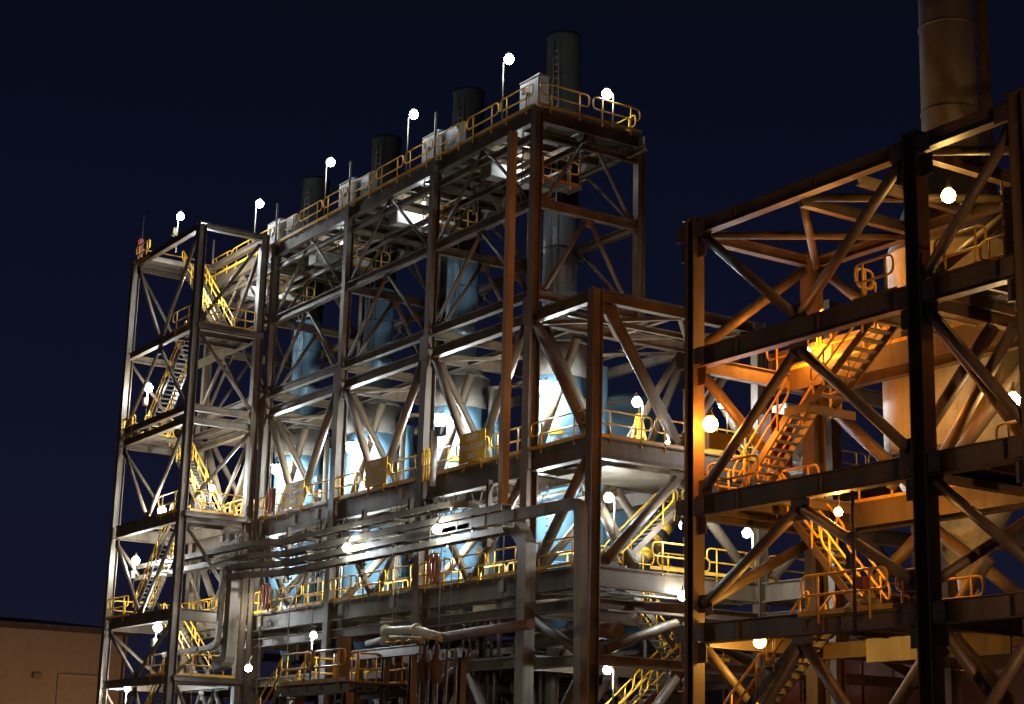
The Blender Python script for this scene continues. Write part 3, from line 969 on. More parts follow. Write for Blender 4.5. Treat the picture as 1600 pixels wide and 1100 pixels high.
# square cable ducts
def duct(label, pts, w, h, m='galv', upv=None, joints=True):
    t = thing('cable_duct', label, 'duct', pts[0], 'square sheet metal cable ducts')
    sweep('duct_shell', [(rounded(pts, 0.5, 4), False)], 0, M[m], t, rect=(w, h, upv))
    if joints:
        for a, b in zip(pts[:-1], pts[1:]):
            A, B = Vector(a), Vector(b)
            L = (B - A).length
            n = int(L / 2.4)
            for k in range(1, n + 1):
                c = A + (B - A) * (k / (n + 1))
                dv = (B - A).normalized() * 0.03
                bar('joint_band', tuple(c - dv), tuple(c + dv), w + 0.03, h + 0.03, M[m], t, up=upv or (0, 0, 1))
    return t
duct('square duct from the trays to the annex corner, turning down to the ground', [(67.0, 38.7, 12.3), (54.0, 38.7, 12.3), (53.7, 38.7, 0.0)], 0.42, 0.34, upv=(0, 1, 0))
duct('pale upright duct in front of the corner column, lower half brightly lit', [(57.9, 38.9, 0.0), (57.9, 38.9, 11.2), (58.6, 38.9, 11.8)], 0.6, 0.5, 'galv', (0, 1, 0))
duct('grey upright duct at the right side of the stair tower', [(83.0, 37.8, 12.6), (83.1, 37.8, 7.6), (84.5, 37.8, 7.4)], 0.6, 0.55, 'galv', (0, 1, 0))
duct('slim duct curving left from the upright grey duct into the stair tower', [(83.4, 37.4, 12.3), (83.7, 37.4, 8.3), (90.5, 37.4, 8.2)], 0.25, 0.25, 'galv', (0, 1, 0))
duct('rust brown lit riser duct beside the corner column', [(60.35, 39.3, 12.2), (60.35, 39.3, 29.4)], 0.32, 0.32, 'riser', (0, 1, 0))

# ================================================================== HOSE REELS AND SMALL FITTINGS
def hose(label, x, d, z):
    t = thing('hose_coil', label, 'hose', (x, d, z), 'orange hose coils hung on the railings')
    for k, (ox, rr_) in enumerate(((-0.16, 0.30), (0.0, 0.36), (0.17, 0.29))):
        pts = []
        for q in range(20):
            an = 2 * math.pi * q / 20
            pts.append((x + ox + rr_ * 0.75 * math.cos(an), d - 0.04 - 0.05 * k, z + 0.62 + (0.62 + 0.05 * (k % 2)) * math.sin(an)))
        sweep('hose', [(pts, True)], 0.055, M['hose'], t, 6)
    tube('hanger', (x, d + 0.15, z - 0.1), (x, d + 0.15, z + 1.3), 0.05, M['black'], t, 8)
    return t
hose('orange hose coil on the lower walkway beside the second column', 66.1, 39.6, 10.3)
hose('orange hose coil on the lower walkway next to the upright grey duct', 82.9, 39.6, 10.3)
hose('orange hose coil on the upper walkway at the far left sign', 82.9, 39.6, 15.3)

# camera post with CCTV beside the second column
cp = thing('camera_post', 'white post with a dark camera beside the nearest yellow sign', 'camera post', (66.4, 39.5, 15.2))
tube('post', (66.4, 39.5, 14.6), (66.4, 39.5, 17.1), 0.14, M['white'], cp, 10)
box('camera', (65.9, 39.5, 17.0), (0.5, 0.35, 0.4), M['black'], cp)
tube('arm', (66.4, 39.5, 17.0), (65.9, 39.5, 17.0), 0.05, M['white'], cp, 8)
yb = thing('yellow_barrier', 'yellow self closing gate by the second column on the upper walkway', 'gate', (67.1, 39.7, 15.2))
for s in (0, 0.22, 0.44):
    tube('bar', (67.0 + s, 39.6, 14.9), (67.0 + s, 39.6, 16.4), 0.05, M['yellow'], yb, 8)
sweep('gate_loop', [(rounded([(66.8, 39.6, 16.3), (67.6, 39.6, 16.3), (67.6, 39.6, 15.6), (66.8, 39.6, 15.6), (66.8, 39.6, 16.28)], 0.2), False)], 0.03, M['yellow'], yb)

# ================================================================== ANNEX STAIRS, TANK, HOISTS
AG = 'flights of the annex staircase'
def dstair(label, a, b, width=0.95, **k):
    return staircase(label, a, b, width, AG, along='d', **k)
dstair('bright upper annex flight with pale treads rising to the right', (56.5, 42.0, 10.2), (56.5, 44.9, 12.85))
dstair('short topmost annex flight above the middle landing', (56.5, 46.0, 12.9), (56.5, 48.2, 15.2))
grating(AN, 55.9, 57.2, 44.9, 46.0, 12.88)
handrail(AN, [(57.1, 44.9, 12.88), (57.1, 46.0, 12.88)])
bar('landing_edge', (55.95, 44.8, 12.75), (55.95, 46.1, 12.75), 0.08, 0.25, ST, AN)
bar('landing_edge', (55.95, 46.1, 12.75), (57.1, 46.1, 12.75), 0.08, 0.25, ST, AN)
dstair('yellow railed annex flight under the bright walkway, going down to the right', (56.5, 45.3, 6.9), (56.5, 41.9, 10.2))
grating(AN, 55.9, 57.2, 45.3, 47.6, 6.9)
handrail(AN, [(57.1, 45.4, 6.9), (57.1, 47.6, 6.9)])
handrail(AN, [(55.8, 46.3, 6.9), (55.8, 47.6, 6.9)])
dstair('lowest annex flight with long yellow rails, going down to the left', (56.5, 41.6, 3.4), (56.5, 45.6, 6.9))

tk = thing('storage_tank', 'blue upright tank behind the annex railing', 'tank', (67, 50.8, 0))
lathe('shell', (67, 50.8, 11), [(1.75, 0), (1.75, 3), (1.75, 6), (1.75, 8.9), (1.6, 9.1), (0.3, 9.6)], M['vessel'], tk)
lathe('base_cone', (67, 50.8, 8.2), [(0.5, 0), (1.75, 2.8)], M['vessel'], tk)
lathe('rim', (67, 50.8, 19.7), [(1.78, 0), (1.84, 0.02), (1.84, 0.12), (1.78, 0.14)], M['galv'], tk)
def hoist(label, x, d, z, s=1.0):
    t = thing('yellow_hoist', label, 'hoist', (x, d, z), 'yellow lattice hoist frames')
    top = (x, d, z + 2.1 * s)
    for sx, sd in ((-0.35, -0.35), (0.35, -0.35), (0.35, 0.35), (-0.35, 0.35)):
        tube('leg', (x + sx * s, d + sd * s, z), (x + sx * 0.15, d + sd * 0.15, z + 2.1 * s), 0.06, M['yellow'], t, 6)
    for zz in (0.5, 1.1, 1.6):
        f = 1 - 0.85 * zz / 2.1
        for (ax, ad), (bx_, bd) in (((-0.35, -0.35), (0.35, -0.35)), ((0.35, -0.35), (0.35, 0.35)), ((0.35, 0.35), (-0.35, 0.35)), ((-0.35, 0.35), (-0.35, -0.35))):
            tube('tie', (x + ax * s * f, d + ad * s * f, z + zz * s), (x + bx_ * s * f, d + bd * s * f, z + zz * s), 0.035, M['yellow'], t, 6)
    box('base', (x, d, z + 0.15), (1.0 * s, 1.0 * s, 0.3), M['yellow'], t)
    tube('spike', top, (x, d, z + 2.9 * s), 0.025, M['galv'], t, 6)
hoist('yellow lattice frame standing left on the annex deck in front of the blue tank', 58.6, 45.0, 15.25)
hoist('yellow lattice frame at the right end of the annex deck', 57.0, 46.6, 15.25, 0.95)
sp = thing('striped_chute', 'thick inclined pipe pair with yellow and black bands under the annex walkway', 'pipe', (59.9, 44.4, 9.8))
for dx in (0.0, 0.55):
    a_, b_ = Vector((59.6 + dx, 48.4, 13.95)), Vector((59.6 + dx, 44.6, 9.8))
    tp = tube('chute_pipe', tuple(a_), tuple(b_), 0.26, M['galv'], sp, 14)
    for k in range(5):
        p = a_ + (b_ - a_) * (0.27 + 0.07 * k)
        q = a_ + (b_ - a_) * (0.27 + 0.07 * (k + 1))
        tube('stripe_band', tuple(p), tuple(q), 0.275, M['yellow'] if k % 2 == 0 else M['black'], sp, 14)

# ================================================================== LOW PIPEWORK AND PLATFORMS
def piperun(label, pts, r, m='galv', fl=(), cat='pipe', rad=0.5):
    t = thing('pipe', label, cat, pts[0])
    pipe('pipe_body', pts, r, M[m], t, rad)
    for f in fl:
        A, B = Vector(f[0]), Vector(f[1])
        tube('flange', tuple(A), tuple(A + (B - A).normalized() * 0.1), r * 1.5, M[m], t, 14)
    return t
A1, A2, A3, A4 = (65.74, 37.00, 7.41), (65.68, 37.00, 8.00), (63.11, 37.00, 7.90), (61.06, 37.00, 7.47)
piperun('pale elbow pipe at the low centre, bending over towards the right', [A1, A2, A3, A4], 0.18, 'cream', [(A2, A3), (A3, A4)])
piperun('pair pipe lying behind the pale elbow pipe', [(68.23, 37.60, 7.63), (66.27, 37.60, 7.75), (63.58, 37.60, 7.54)], 0.16, 'galv')
piperun('long rusty pipe running right from the elbow pipe', [(61.39, 37.20, 7.50), (58.05, 37.20, 7.59), (54.96, 37.20, 7.64)], 0.2, 'rust')
piperun('thin slanting pipe along the low diagonal strut', [(59.97, 38.00, 6.92), (60.91, 38.00, 6.53), (62.60, 38.00, 5.96), (63.32, 38.00, 5.41)], 0.12, 'galv')
piperun('thick dark pipe low between the corner column and the annex', [(60.25, 40.80, 7.58), (58.42, 40.80, 7.48), (56.04, 40.80, 7.72), (54.37, 40.80, 7.62)], 0.35, 'rust')
piperun('horizontal dark pipe under the annex beams', [(61.60, 42.00, 9.20), (57.71, 42.00, 9.05), (50.5, 42.0, 8.2)], 0.2, 'rust')
for k in range(6):
    x = 63.0 + k * 0.55
    piperun('thin upright pipe low behind the elbow pipe, %s in its row' % ('first from the right', 'second from the right', 'third from the right', 'third from the left', 'second from the left', 'first from the left')[k], [(x, 41.0, 9.0), (x, 41.0, 6.9), (x + 0.3, 41.0, 6.6), (x + 0.3, 41.0, 5.0)], 0.07, 'rust', rad=0.2)
# low equipment platform
PF = thing('pipe_platform', 'low dark steel platform with clustered yellow rails at the bottom centre', 'platform', (56.44, 29.00, 4.91))
pa, pb = (58.99, 29.00, 5.06), (53.84, 29.00, 4.89)
zP = pa[2]
x_l, x_r = pa[0], pb[0]
hsec('beam', (x_l, 29, zP - 0.2), (x_r, 29, zP - 0.2), 0.3, 0.4, ST, PF)
hsec('beam', (x_l, 31.5, zP - 0.2), (x_r, 31.5, zP - 0.2), 0.3, 0.4, ST, PF)
for x in (x_l, x_r):
    hsec('column', (x, 29.0, 0), (x, 29.0, zP - 0.4), 0.3, 0.3, ST, PF, up=(1, 0, 0))
    hsec('column', (x, 31.5, 0), (x, 31.5, zP - 0.4), 0.3, 0.3, ST, PF, up=(1, 0, 0))
grating(PF, x_r, x_l, 29, 31.5, zP + 0.02)
handrail(PF, [(x_r + 0.1, 28.9, zP), (x_l, 28.9, zP)])
handrail(PF, [(x_l, 30.0, zP), (x_l, 31.5, zP)])
handrail(PF, [(x_r + 1.6, 29.5, zP), (x_r + 1.6, 31.4, zP)])
handrail(PF, [(x_r, 31.4, zP), (x_l, 31.4, zP)])
for dx in (0.9, 2.0, 2.6):
    tube('post', (x_r + dx, 29.8, zP), (x_r + dx, 29.8, zP + 1.1), 0.06, M['yellow'], PF, 8)
staircase('yellow railed stair at the bottom, climbing right to the low platform', (x_l + 4.2, 29.45, zP - 3.4), (x_l, 29.45, zP), 0.9)
# equipment rack right of it
EQ = thing('equipment_rack', 'dark steel rack holding valves and rusty gear right of the low platform', 'equipment rack', (54.90, 31.00, 4.41))
e0 = (56.82, 31.00, 6.05); e1 = (53.02, 31.00, 5.88)
for x in (e0[0], (e0[0] + e1[0]) / 2, e1[0]):
    hsec('column', (x, 31, 0), (x, 31, e0[2]), 0.22, 0.22, ST, EQ, up=(1, 0, 0))
    hsec('column', (x, 33, 0), (x, 33, e0[2]), 0.22, 0.22, ST, EQ, up=(1, 0, 0))
hsec('beam', (e0[0] + 0.4, 31, e0[2] + 0.15), (e1[0] - 0.4, 31, e0[2] + 0.15), 0.25, 0.34, ST, EQ)
hsec('beam', (e0[0] + 0.4, 33, e0[2] + 0.15), (e1[0] - 0.4, 33, e0[2] + 0.15), 0.25, 0.34, ST, EQ)
hsec('beam', (e0[0], 31, zP - 0.3), (e1[0], 31, zP - 0.3), 0.2, 0.3, ST, EQ)
for k in range(5):
    x = e0[0] - 0.5 - k * 0.8
    lathe('valve_body', (x, 32, zP + 0.1), [(0.12, 0), (0.2, 0.1), (0.2, 0.5), (0.3, 0.6), (0.12, 0.8), (0.1, 1.3)], M['rust'], EQ, 12)
    tube('spindle', (x, 32, zP + 1.2), (x, 32, zP + 1.7), 0.03, M['galv'], EQ, 6)
    tube('handwheel', (x, 32, zP + 1.62), (x, 32, zP + 1.67), 0.2, M['yellow'], EQ, 12)
for k in range(7):
    x = e0[0] - 0.3 - k * 0.62
    tube('drop_pipe', (x, 32.6, 0), (x, 32.6, e0[2] + 0.3), 0.06, M['galv'], EQ, 8)
pn = thing('notice_board', 'slim grey panel standing at the right end of the low platform', 'panel', (54.47, 29.20, 5.18))
pq = (54.87, 29.30, 5.90)
box('panel', pq, (0.08, 0.5, 1.5), M['galv'], pn)
tube('leg', (pq[0], 29.3, pq[2] - 1.6), (pq[0], 29.3, pq[2] - 0.9), 0.05, M['galv'], pn, 8)

# crowded process piping between the frame legs
rnd = random.Random(23)
PP = thing('process_piping', 'crowded dark process piping between the lower legs of the tall frame', 'pipework', (72, 43, 0))
for k in range(16):
    d = rnd.uniform(41.2, 47.5); z = rnd.uniform(3.6, 8.3); r_ = rnd.choice((0.08, 0.12, 0.16, 0.24))
    x0 = rnd.uniform(60.5, 72); x1 = x0 + rnd.uniform(5, 16)
    zz = max(0.6, z - rnd.uniform(1.0, 3.5))
    pipe('pipe_run', [(x0, d, zz), (x0, d, z), (min(x1, 93), d, z), (min(x1, 93), d + rnd.choice((-0.9, 0.9)), z)], r_, M[rnd.choice(('rust', 'galv', 'rust', 'brick'))], PP, r_ * 3, 10)
    for q in range(3):
        xx = x0 + (min(x1, 93) - x0) * (0.2 + 0.3 * q)
        tube('flange', (xx, d, z), (xx + 0.09, d, z), r_ * 1.55, M['galv'], PP, 12)
for k in range(9):
    x = 61 + k * 3.4 + rnd.uniform(-0.6, 0.6); d = rnd.uniform(41, 46); z = rnd.uniform(4.5, 7.2)
    lathe('valve_body', (x, d, z), [(0.14, 0), (0.26, 0.08), (0.26, 0.4), (0.34, 0.46), (0.16, 0.7), (0.1, 1.0)], M[rnd.choice(('rust', 'red', 'galv'))], PP, 12)
    tube('handwheel', (x, d, z + 1.05), (x, d, z + 1.1), 0.22, M['yellow' if k % 3 == 0 else 'rust'], PP, 12)
for k in range(7):
    x = 62 + k * 4.4
    vx = thing('equipment_vessel', ['dim drum first from the right', 'dim drum second from the right', 'dim drum third from the right', 'dim drum in the middle of its row', 'dim drum third from the left', 'dim drum second from the left', 'dim drum first from the left'][k] + ' low between the frame legs', 'drum', (x, 45.5, 0), 'dim drums low between the frame legs')
    lathe('drum_shell', (x, 45.5, 1.6), [(0.2, 0), (0.8, 0.3), (0.85, 1.0), (0.85, 3.0), (0.8, 3.6), (0.2, 3.9)], M['brick' if k % 2 else 'galv'], vx, 20)
    for q in range(3):
        an = q * 2.1
        tube('leg', (x + 0.6 * math.cos(an), 45.5 + 0.6 * math.sin(an), 0), (x + 0.6 * math.cos(an), 45.5 + 0.6 * math.sin(an), 2.0), 0.07, ST, vx, 8)

# dim low structures behind
LB = thing('low_pipe_rack', 'dim steel pipe rack low behind the frame legs', 'pipe rack', (70, 50, 0))
for i in range(6):
    x = 58 + i * 7
    hsec('column', (x, 52, 0), (x, 52, 8.6), 0.35, 0.35, ST, LB, up=(1, 0, 0))
    hsec('beam', (x, 52, 8.3), (x, 57, 8.3), 0.3, 0.4, ST, LB)
for z in (4.4, 6.4, 8.2):
    hsec('beam', (58, 52, z), (93, 52, z), 0.3, 0.4, ST, LB)
for k, (d, z, r) in enumerate(((52.6, 8.75, 0.28), (53.4, 8.7, 0.22), (54.1, 8.8, 0.3), (52.7, 6.8, 0.2), (53.5, 6.8, 0.25))):
    tube('rack_pipe', (57, d, z), (94, d, z), r, M['rust' if k % 2 else 'galv'], LB)
RB = thing('switch_house', 'dim rusty red shed low behind the frames', 'shed', (66, 62, 0))
box('wall', (64, 66, 4.6), (74, 8, 9.2), M['brick'], RB)
box('roof', (64, 66, 9.3), (75, 9, 0.2), M['roof'], RB)
for k in range(36):
    box('sheet_rib', (28 + k * 2.05, 61.95, 4.5), (0.12, 0.08, 8.8), M['brick'], RB)
for k in range(8):
    box('window', (34 + k * 8, 61.95, 6.8), (2.4, 0.06, 1.1), M['glass'], RB)

# ================================================================== ORANGE LIT FRAME ON THE RIGHT
R = thing('silo_support_tower', 'dark near steel frame on the right, lit orange from inside', 'steel frame', (41.5, 34, 0))
RX = (41.47, 32.0, 28.3)
RL = ((19.0, 0.45), (14.85, 0.62), (10.2, 0.62), (6.35, 0.6))
for i, x in enumerate(RX):
    hsec('column', (x, 34, 0), (x, 34, 19.3), 0.44, 0.44 if i == 0 else 0.50, ST, R, up=(1, 0, 0))
    box('cap_plate', (x, 34, 19.33), (0.6, 0.56, 0.05), ST, R)
for x in (41.47, 32.0, 23.0):
    hsec('column', (x, 39.0, 0), (x, 39.0, 19.2), 0.5, 0.55, ST, R, up=(0, 1, 0))
    hsec('column', (x, 45.0, 0), (x, 45.0, 15.2), 0.4, 0.45, ST, R, up=(0, 1, 0))
for z, h in RL:
    hsec('beam', (41.2, 34, z - h / 2 + 0.22), (32.3, 34, z - h / 2 + 0.22), 0.34, h, ST, R)
    hsec('beam', (31.7, 34, z - h / 2 + 0.22), (28.55, 34, z - h / 2 + 0.22), 0.34, h, ST, R)
    hsec('beam', (28.0, 34, z - h / 2 + 0.22), (20, 34, z - h / 2 + 0.22), 0.34, h, ST, R)
    for x in (41.47, 32.0):
        hsec('beam', (x, 34.25, z - h / 2 + 0.1), (x, 38.75, z - h / 2 + 0.1), 0.3, h * 0.8, ST, R)
        if z < 16:
            hsec('beam', (x, 39.25, z - h / 2 + 0.1), (x, 44.8, z - h / 2 + 0.1), 0.3, h * 0.8, ST, R)
    hsec('beam', (41.2, 39.0, z - h / 2), (32.3, 39.0, z - h / 2), 0.3, h * 0.8, ST, R)
    if z < 16:
        hsec('beam', (41.2, 45.0, z - h / 2), (20, 45.0, z - h / 2), 0.3, h * 0.8, ST, R)
# front braces
vbrace(R, 'd', 34, 41.3, 32.2, 18.9, 15.1, 0.16, False)
vbrace(R, 'd', 34, 41.3, 32.2, 14.35, 10.5, 0.16, True)
vbrace(R, 'd', 34, 41.3, 32.2, 9.75, 7.0, 0.16, True)
vbrace(R, 'd', 34, 41.3, 32.2, 5.9, 1.0, 0.17, True)
tube('brace', (28.5, 34, 18.6), (31.7, 34, 15.3), 0.15, ST, R)
tube('brace', (31.7, 34, 14.3), (28.5, 34, 10.6), 0.15, ST, R)
tube('brace', (31.7, 34, 9.7), (28.2, 34, 6.9), 0.15, ST, R)
tube('brace', (28.5, 34, 5.8), (31.7, 34, 2.0), 0.15, ST, R)
def bolted_plate(c, w, h, nd=(0, -1)):
    """plate on the small-d face with bolt heads, one part"""
    vs = []; fs = []
    def bx(x0, x1, y0, y1, z0, z1):
        b = len(vs)
        vs.extend([(x0, y0, z0), (x1, y0, z0), (x1, y1, z0), (x0, y1, z0), (x0, y0, z1), (x1, y0, z1), (x1, y1, z1), (x0, y1, z1)])
        fs.extend([(b + 3, b + 2, b + 1, b), (b + 4, b + 5, b + 6, b + 7), (b, b + 1, b + 5, b + 4), (b + 1, b + 2, b + 6, b + 5), (b + 2, b + 3, b + 7, b + 6), (b + 3, b, b + 4, b + 7)])
    bx(-w / 2, w / 2, -0.012, 0.012, -h / 2, h / 2)
    nx, nz = max(2, int(w / 0.14)), max(2, int(h / 0.14))
    for i_ in range(nx):
        for j_ in range(nz):
            x = -w / 2 + w * (i_ + 0.5) / nx; z = -h / 2 + h * (j_ + 0.5) / nz
            bx(x - 0.02, x + 0.02, 0.012, 0.035, z - 0.02, z + 0.02)
    link('bolted_plate', mesh(('bp', w, h), vs, fs, ST), R, V(c))
for x, hw in ((41.47, 0.23), (32.0, 0.29), (28.3, 0.29)):
    for z in (18.9, 14.75, 10.1, 6.25):
        for s_ in (-1, 1):
            bolted_plate((x + s_ * (hw + 0.22), 33.81, z + 0.02), 0.42, 0.5)
            bolted_plate((x + s_ * (hw + 0.12), 33.98, z - 0.55), 0.5, 0.6)
for x0, x1 in ((32.3, 41.2), (28.55, 31.7), (20.5, 28.0)):
    for z, h in RL:
        n_ = max(1, int((x1 - x0) / 1.5))
        for k in range(1, n_):
            x = x0 + (x1 - x0) * k / n_
            if k % 2 == 0:
                box('stiffener', (x, 33.96, z - h / 2 + 0.22), (0.02, 0.1, h - 0.08), ST, R)
# side and rear braces
for (za, da), (zb, db) in (((15.3, 34.4), (18.5, 38.6)), ((14.3, 34.4), (10.7, 38.7)), ((7.2, 34.4), (9.5, 38.7)), ((5.9, 34.4), (2.0, 38.7))):
    tube('brace', (41.47, da, za), (41.47, db, zb), 0.17, ST, R)
    tube('brace', (32.0, da, za), (32.0, db, zb), 0.15, ST, R)
vbrace(R, 'd', 39, 41.2, 32.2, 14.2, 10.4, 0.2, False)
tube('brace', (41.1, 39, 18.6), (36.9, 39, 15.2), 0.18, ST, R)
tube('brace', (32.3, 39.0, 14.3), (28.2, 39.0, 7.0), 0.2, ST, R)
tube('brace', (31.6, 36.4, 14.2), (35.6, 36.4, 10.3), 0.2, ST, R)
tube('brace', (31.2, 36.8, 14.2), (35.0, 37.2, 10.3), 0.17, ST, R)
tube('brace', (36.8, 39, 9.4), (41.0, 39, 6.6), 0.2, ST, R)
tube('brace', (36.4, 39, 9.4), (32.4, 39, 6.6), 0.2, ST, R)
tube('brace', (37.4, 38.0, 4.0), (33.5, 38.0, 8.2), 0.2, ST, R)
tube('brace', (33.5, 36.5, 5.9), (29.5, 36.5, 2.0), 0.2, ST, R)
# roof plan bracing
for p, q in (((41.3, 34.2), (36.7, 39.0)), ((36.7, 34.2), (41.2, 39.0)), ((36.7, 34.2), (32.2, 39.0)), ((32.2, 34.2), (36.7, 39.0)), ((31.8, 34.2), (27.0, 39.0)), ((28.5, 34.2), (31.8, 39.0))):
    tube('plan_brace', (p[0], p[1], 18.85), (q[0], q[1], 18.6), 0.13, ST, R)
hsec('beam', (36.7, 34.2, 18.75), (36.7, 39.0, 18.75), 0.25, 0.34, ST, R)
hsec('beam', (34.4, 34.2, 18.75), (34.4, 39.0, 18.75), 0.2, 0.3, ST, R)
# decks
def rdeck(x0, x1, d0, d1, z, rl):
    grating(R, x0, x1, d0, d1, z, pitch=0.1)
    n = max(2, int((x1 - x0) / 1.3))
    for k in range(n + 1):
        x = x0 + (x1 - x0) * k / n
        hsec('joist', (x, d0 + 0.05, z - 0.22), (x, d1 - 0.05, z - 0.22), 0.14, 0.28, ST, R)
    for r_ in rl:
        handrail(R, r_)
rdeck(32.3, 42.6, 38.0, 39.6, 15.0, [[(32.4, 37.95, 15.0), (42.6, 37.95, 15.0)]])
bar('fascia', (32.3, 37.9, 14.65), (42.6, 37.9, 14.65), 0.05, 0.7, ST, R)
box('kick_panel', (39.5, 37.98, 15.4), (6.0, 0.03, 0.7), ST, R)
rdeck(29.0, 34.6, 34.2, 37.6, 15.1, [[(32.9, 34.1, 15.1), (34.6, 34.1, 15.1)], [(34.6, 34.2, 15.1), (34.6, 35.0, 15.1)], [(29.6, 34.1, 15.1), (31.6, 34.1, 15.1)], [(31.0, 35.2, 15.1), (29.2, 35.2, 15.1)]])
rdeck(20.0, 32.0, 34.2, 37.8, 10.3, [[(29.2, 36.2, 10.3), (31.6, 36.2, 10.3)]])
rdeck(27.0, 41.2, 38.0, 39.6, 10.3, [[(28.2, 37.95, 10.3), (40.9, 37.95, 10.3)]])
bar('fascia', (27.0, 37.9, 9.95), (38.8, 37.9, 9.95), 0.05, 0.75, ST, R)
rdeck(38.4, 41.3, 34.3, 38.0, 10.3, [[(38.6, 34.2, 10.3), (41.2, 34.2, 10.3)], [(41.3, 34.4, 10.3), (41.3, 38.0, 10.3)], [(38.6, 36.6, 10.3), (41.2, 36.6, 10.3)]])
rdeck(32.2, 36.6, 33.9, 37.2, 6.45, [[(33.0, 33.7, 6.45), (36.6, 33.7, 6.45)], [(32.6, 36.9, 6.45), (35.0, 36.9, 6.45)], [(32.6, 34.6, 6.45), (33.8, 34.6, 6.45)]])
bar('fascia', (33.0, 38.2, 5.9), (38.5, 38.2, 5.9), 0.06, 0.7, ST, R)
bar('fascia', (26.5, 38.2, 5.9), (31.6, 38.2, 5.9), 0.06, 0.8, ST, R)
# mid landing of the stair
grating(R, 37.5, 38.3, 35.0, 36.9, 12.85)
bar('landing_edge', (37.4, 34.95, 12.72), (38.4, 34.95, 12.72), 0.06, 0.25, ST, R)
bar('landing_edge', (37.45, 34.95, 12.72), (37.45, 36.9, 12.72), 0.06, 0.25, ST, R)
handrail(R, [(38.3, 36.3, 12.85), (37.4, 36.3, 12.85)])
RG = 'flights of the staircase in the orange lit frame'
staircase('upper dark stair flight below the cream cylinder, orange lit treads seen from beneath', (37.5, 35.6, 12.85), (34.6, 35.6, 15.1), 0.95, RG)
staircase('stair flight going down left to the railed corner of the orange lit frame', (41.0, 35.6, 10.3), (38.3, 35.6, 12.85), 0.95, RG)
staircase('stair flight with glowing yellow rails, going down right in the orange lit frame', (35.9, 36.1, 6.5), (39.4, 36.1, 10.2), 0.95, RG)
staircase('lowest dark stair flight in the orange lit frame', (41.0, 35.2, 3.2), (37.2, 35.2, 6.4), 0.95, RG)
sgp = thing('lamp_post', 'dark slim post with small fittings in front of the glowing yellow stair rails', 'post', (34.17, 33.50, 6.26))
q0 = (34.17, 33.50, 6.26)
tube('pole', (q0[0], 33.5, q0[2] - 0.4), (q0[0], 33.5, q0[2] + 3.4), 0.05, M['black'], sgp, 8)
box('bracket', (q0[0], 33.5, q0[2] + 2.2), (0.3, 0.2, 0.16), M['black'], sgp)
box('fitting', (q0[0] - 0.3, 33.5, q0[2] + 0.9), (0.36, 0.25, 0.3), M['red'], sgp)
box('fitting', (q0[0] + 0.12, 33.5, q0[2] + 1.5), (0.22, 0.2, 0.4), M['black'], sgp)
# louvre panel and coloured board
lp = thing('louvre_screen', 'dark louvred screen at the right edge above the upper deck', 'screen', (28.8, 34.6, 15.2))
box('post', (29.45, 34.5, 16.2), (0.06, 0.06, 2.3), M['yellow'], lp)
for k in range(2):
    c_ = 29.0 - k * 0.85
    pnl = box('panel', (c_, 34.5, 16.2), (0.8, 0.05, 1.9), M['rust'], lp)
    for q in range(7):
        bar('slat', (c_ - 0.36, 34.42, 15.45 + q * 0.24), (c_ + 0.36, 34.42, 15.6 + q * 0.24), 0.05, 0.06, M['rust'], lp)
cb = thing('coloured_board', 'small green and white board at the right edge under the upper deck', 'sign', (28.9, 35.0, 14.2))
bq = (29.89, 35.50, 15.14)
box('board', bq, (0.5, 0.04, 0.55), M['white'], cb)
box('green_band', (bq[0] + 0.12, bq[1] - 0.03, bq[2]), (0.16, 0.02, 0.4), M['green'], cb)

# silo with chimney and hopper
sc = (37.55, 41.6)
SI = thing('silo', 'cream coloured silo with a conical hopper and a tall chimney above the orange lit frame', 'silo', (sc[0], sc[1], 0))
lathe('silo_shell', (*sc, 12.0), [(2.4, 0), (2.4, 3.2)], M['cream'], SI, 56)
lathe('stiffener_ring', (*sc, 11.9), [(2.4, 0), (2.5, 0.02), (2.5, 0.12), (2.4, 0.14)], M['clad'], SI, 56)
lathe('hopper_cone', (*sc, 8.3), [(0.3, 0), (2.4, 3.65)], M['cream'], SI, 56)
pipe('outlet_pipe', [(*sc, 8.4), (*sc, 7.9), (sc[0] - 1.0, sc[1], 6.6)], 0.3, M['cream'], SI, 0.3)
lathe('upper_shell', (*sc, 15.2), [(2.15, 0), (2.15, 3.3), (2.2, 3.32), (2.2, 3.42)], M['cream'], SI, 56)
lathe('roof_cone', (*sc, 18.62), [(2.2, 0), (1.6, 1.6), (0.95, 3.3)], M['clad'], SI, 56)
lathe('chimney_shell', (*sc, 21.9), [(0.93, 0), (0.90, 5), (0.87, 12)], M['clad'], SI, 40)
for z in (23.5, 26.5):
    lathe('chimney_flange', (*sc, z), [(0.93, 0), (0.95, 0.02), (0.95, 0.06), (0.93, 0.08)], M['clad'], SI, 40)
hsec('ladder_rail', (sc[0] - 0.95, sc[1] + 0.75, 19.5), (sc[0] - 0.85, sc[1] + 0.72, 33), 0.22, 0.3, ST, SI, up=(0, 1, 0))
for k in range(24):
    z = 21 + k * 0.5
    tube('ladder_rung', (sc[0] - 0.75, sc[1] + 0.45, z), (sc[0] - 0.93, sc[1] + 0.68, z), 0.02, ST, SI, 6)

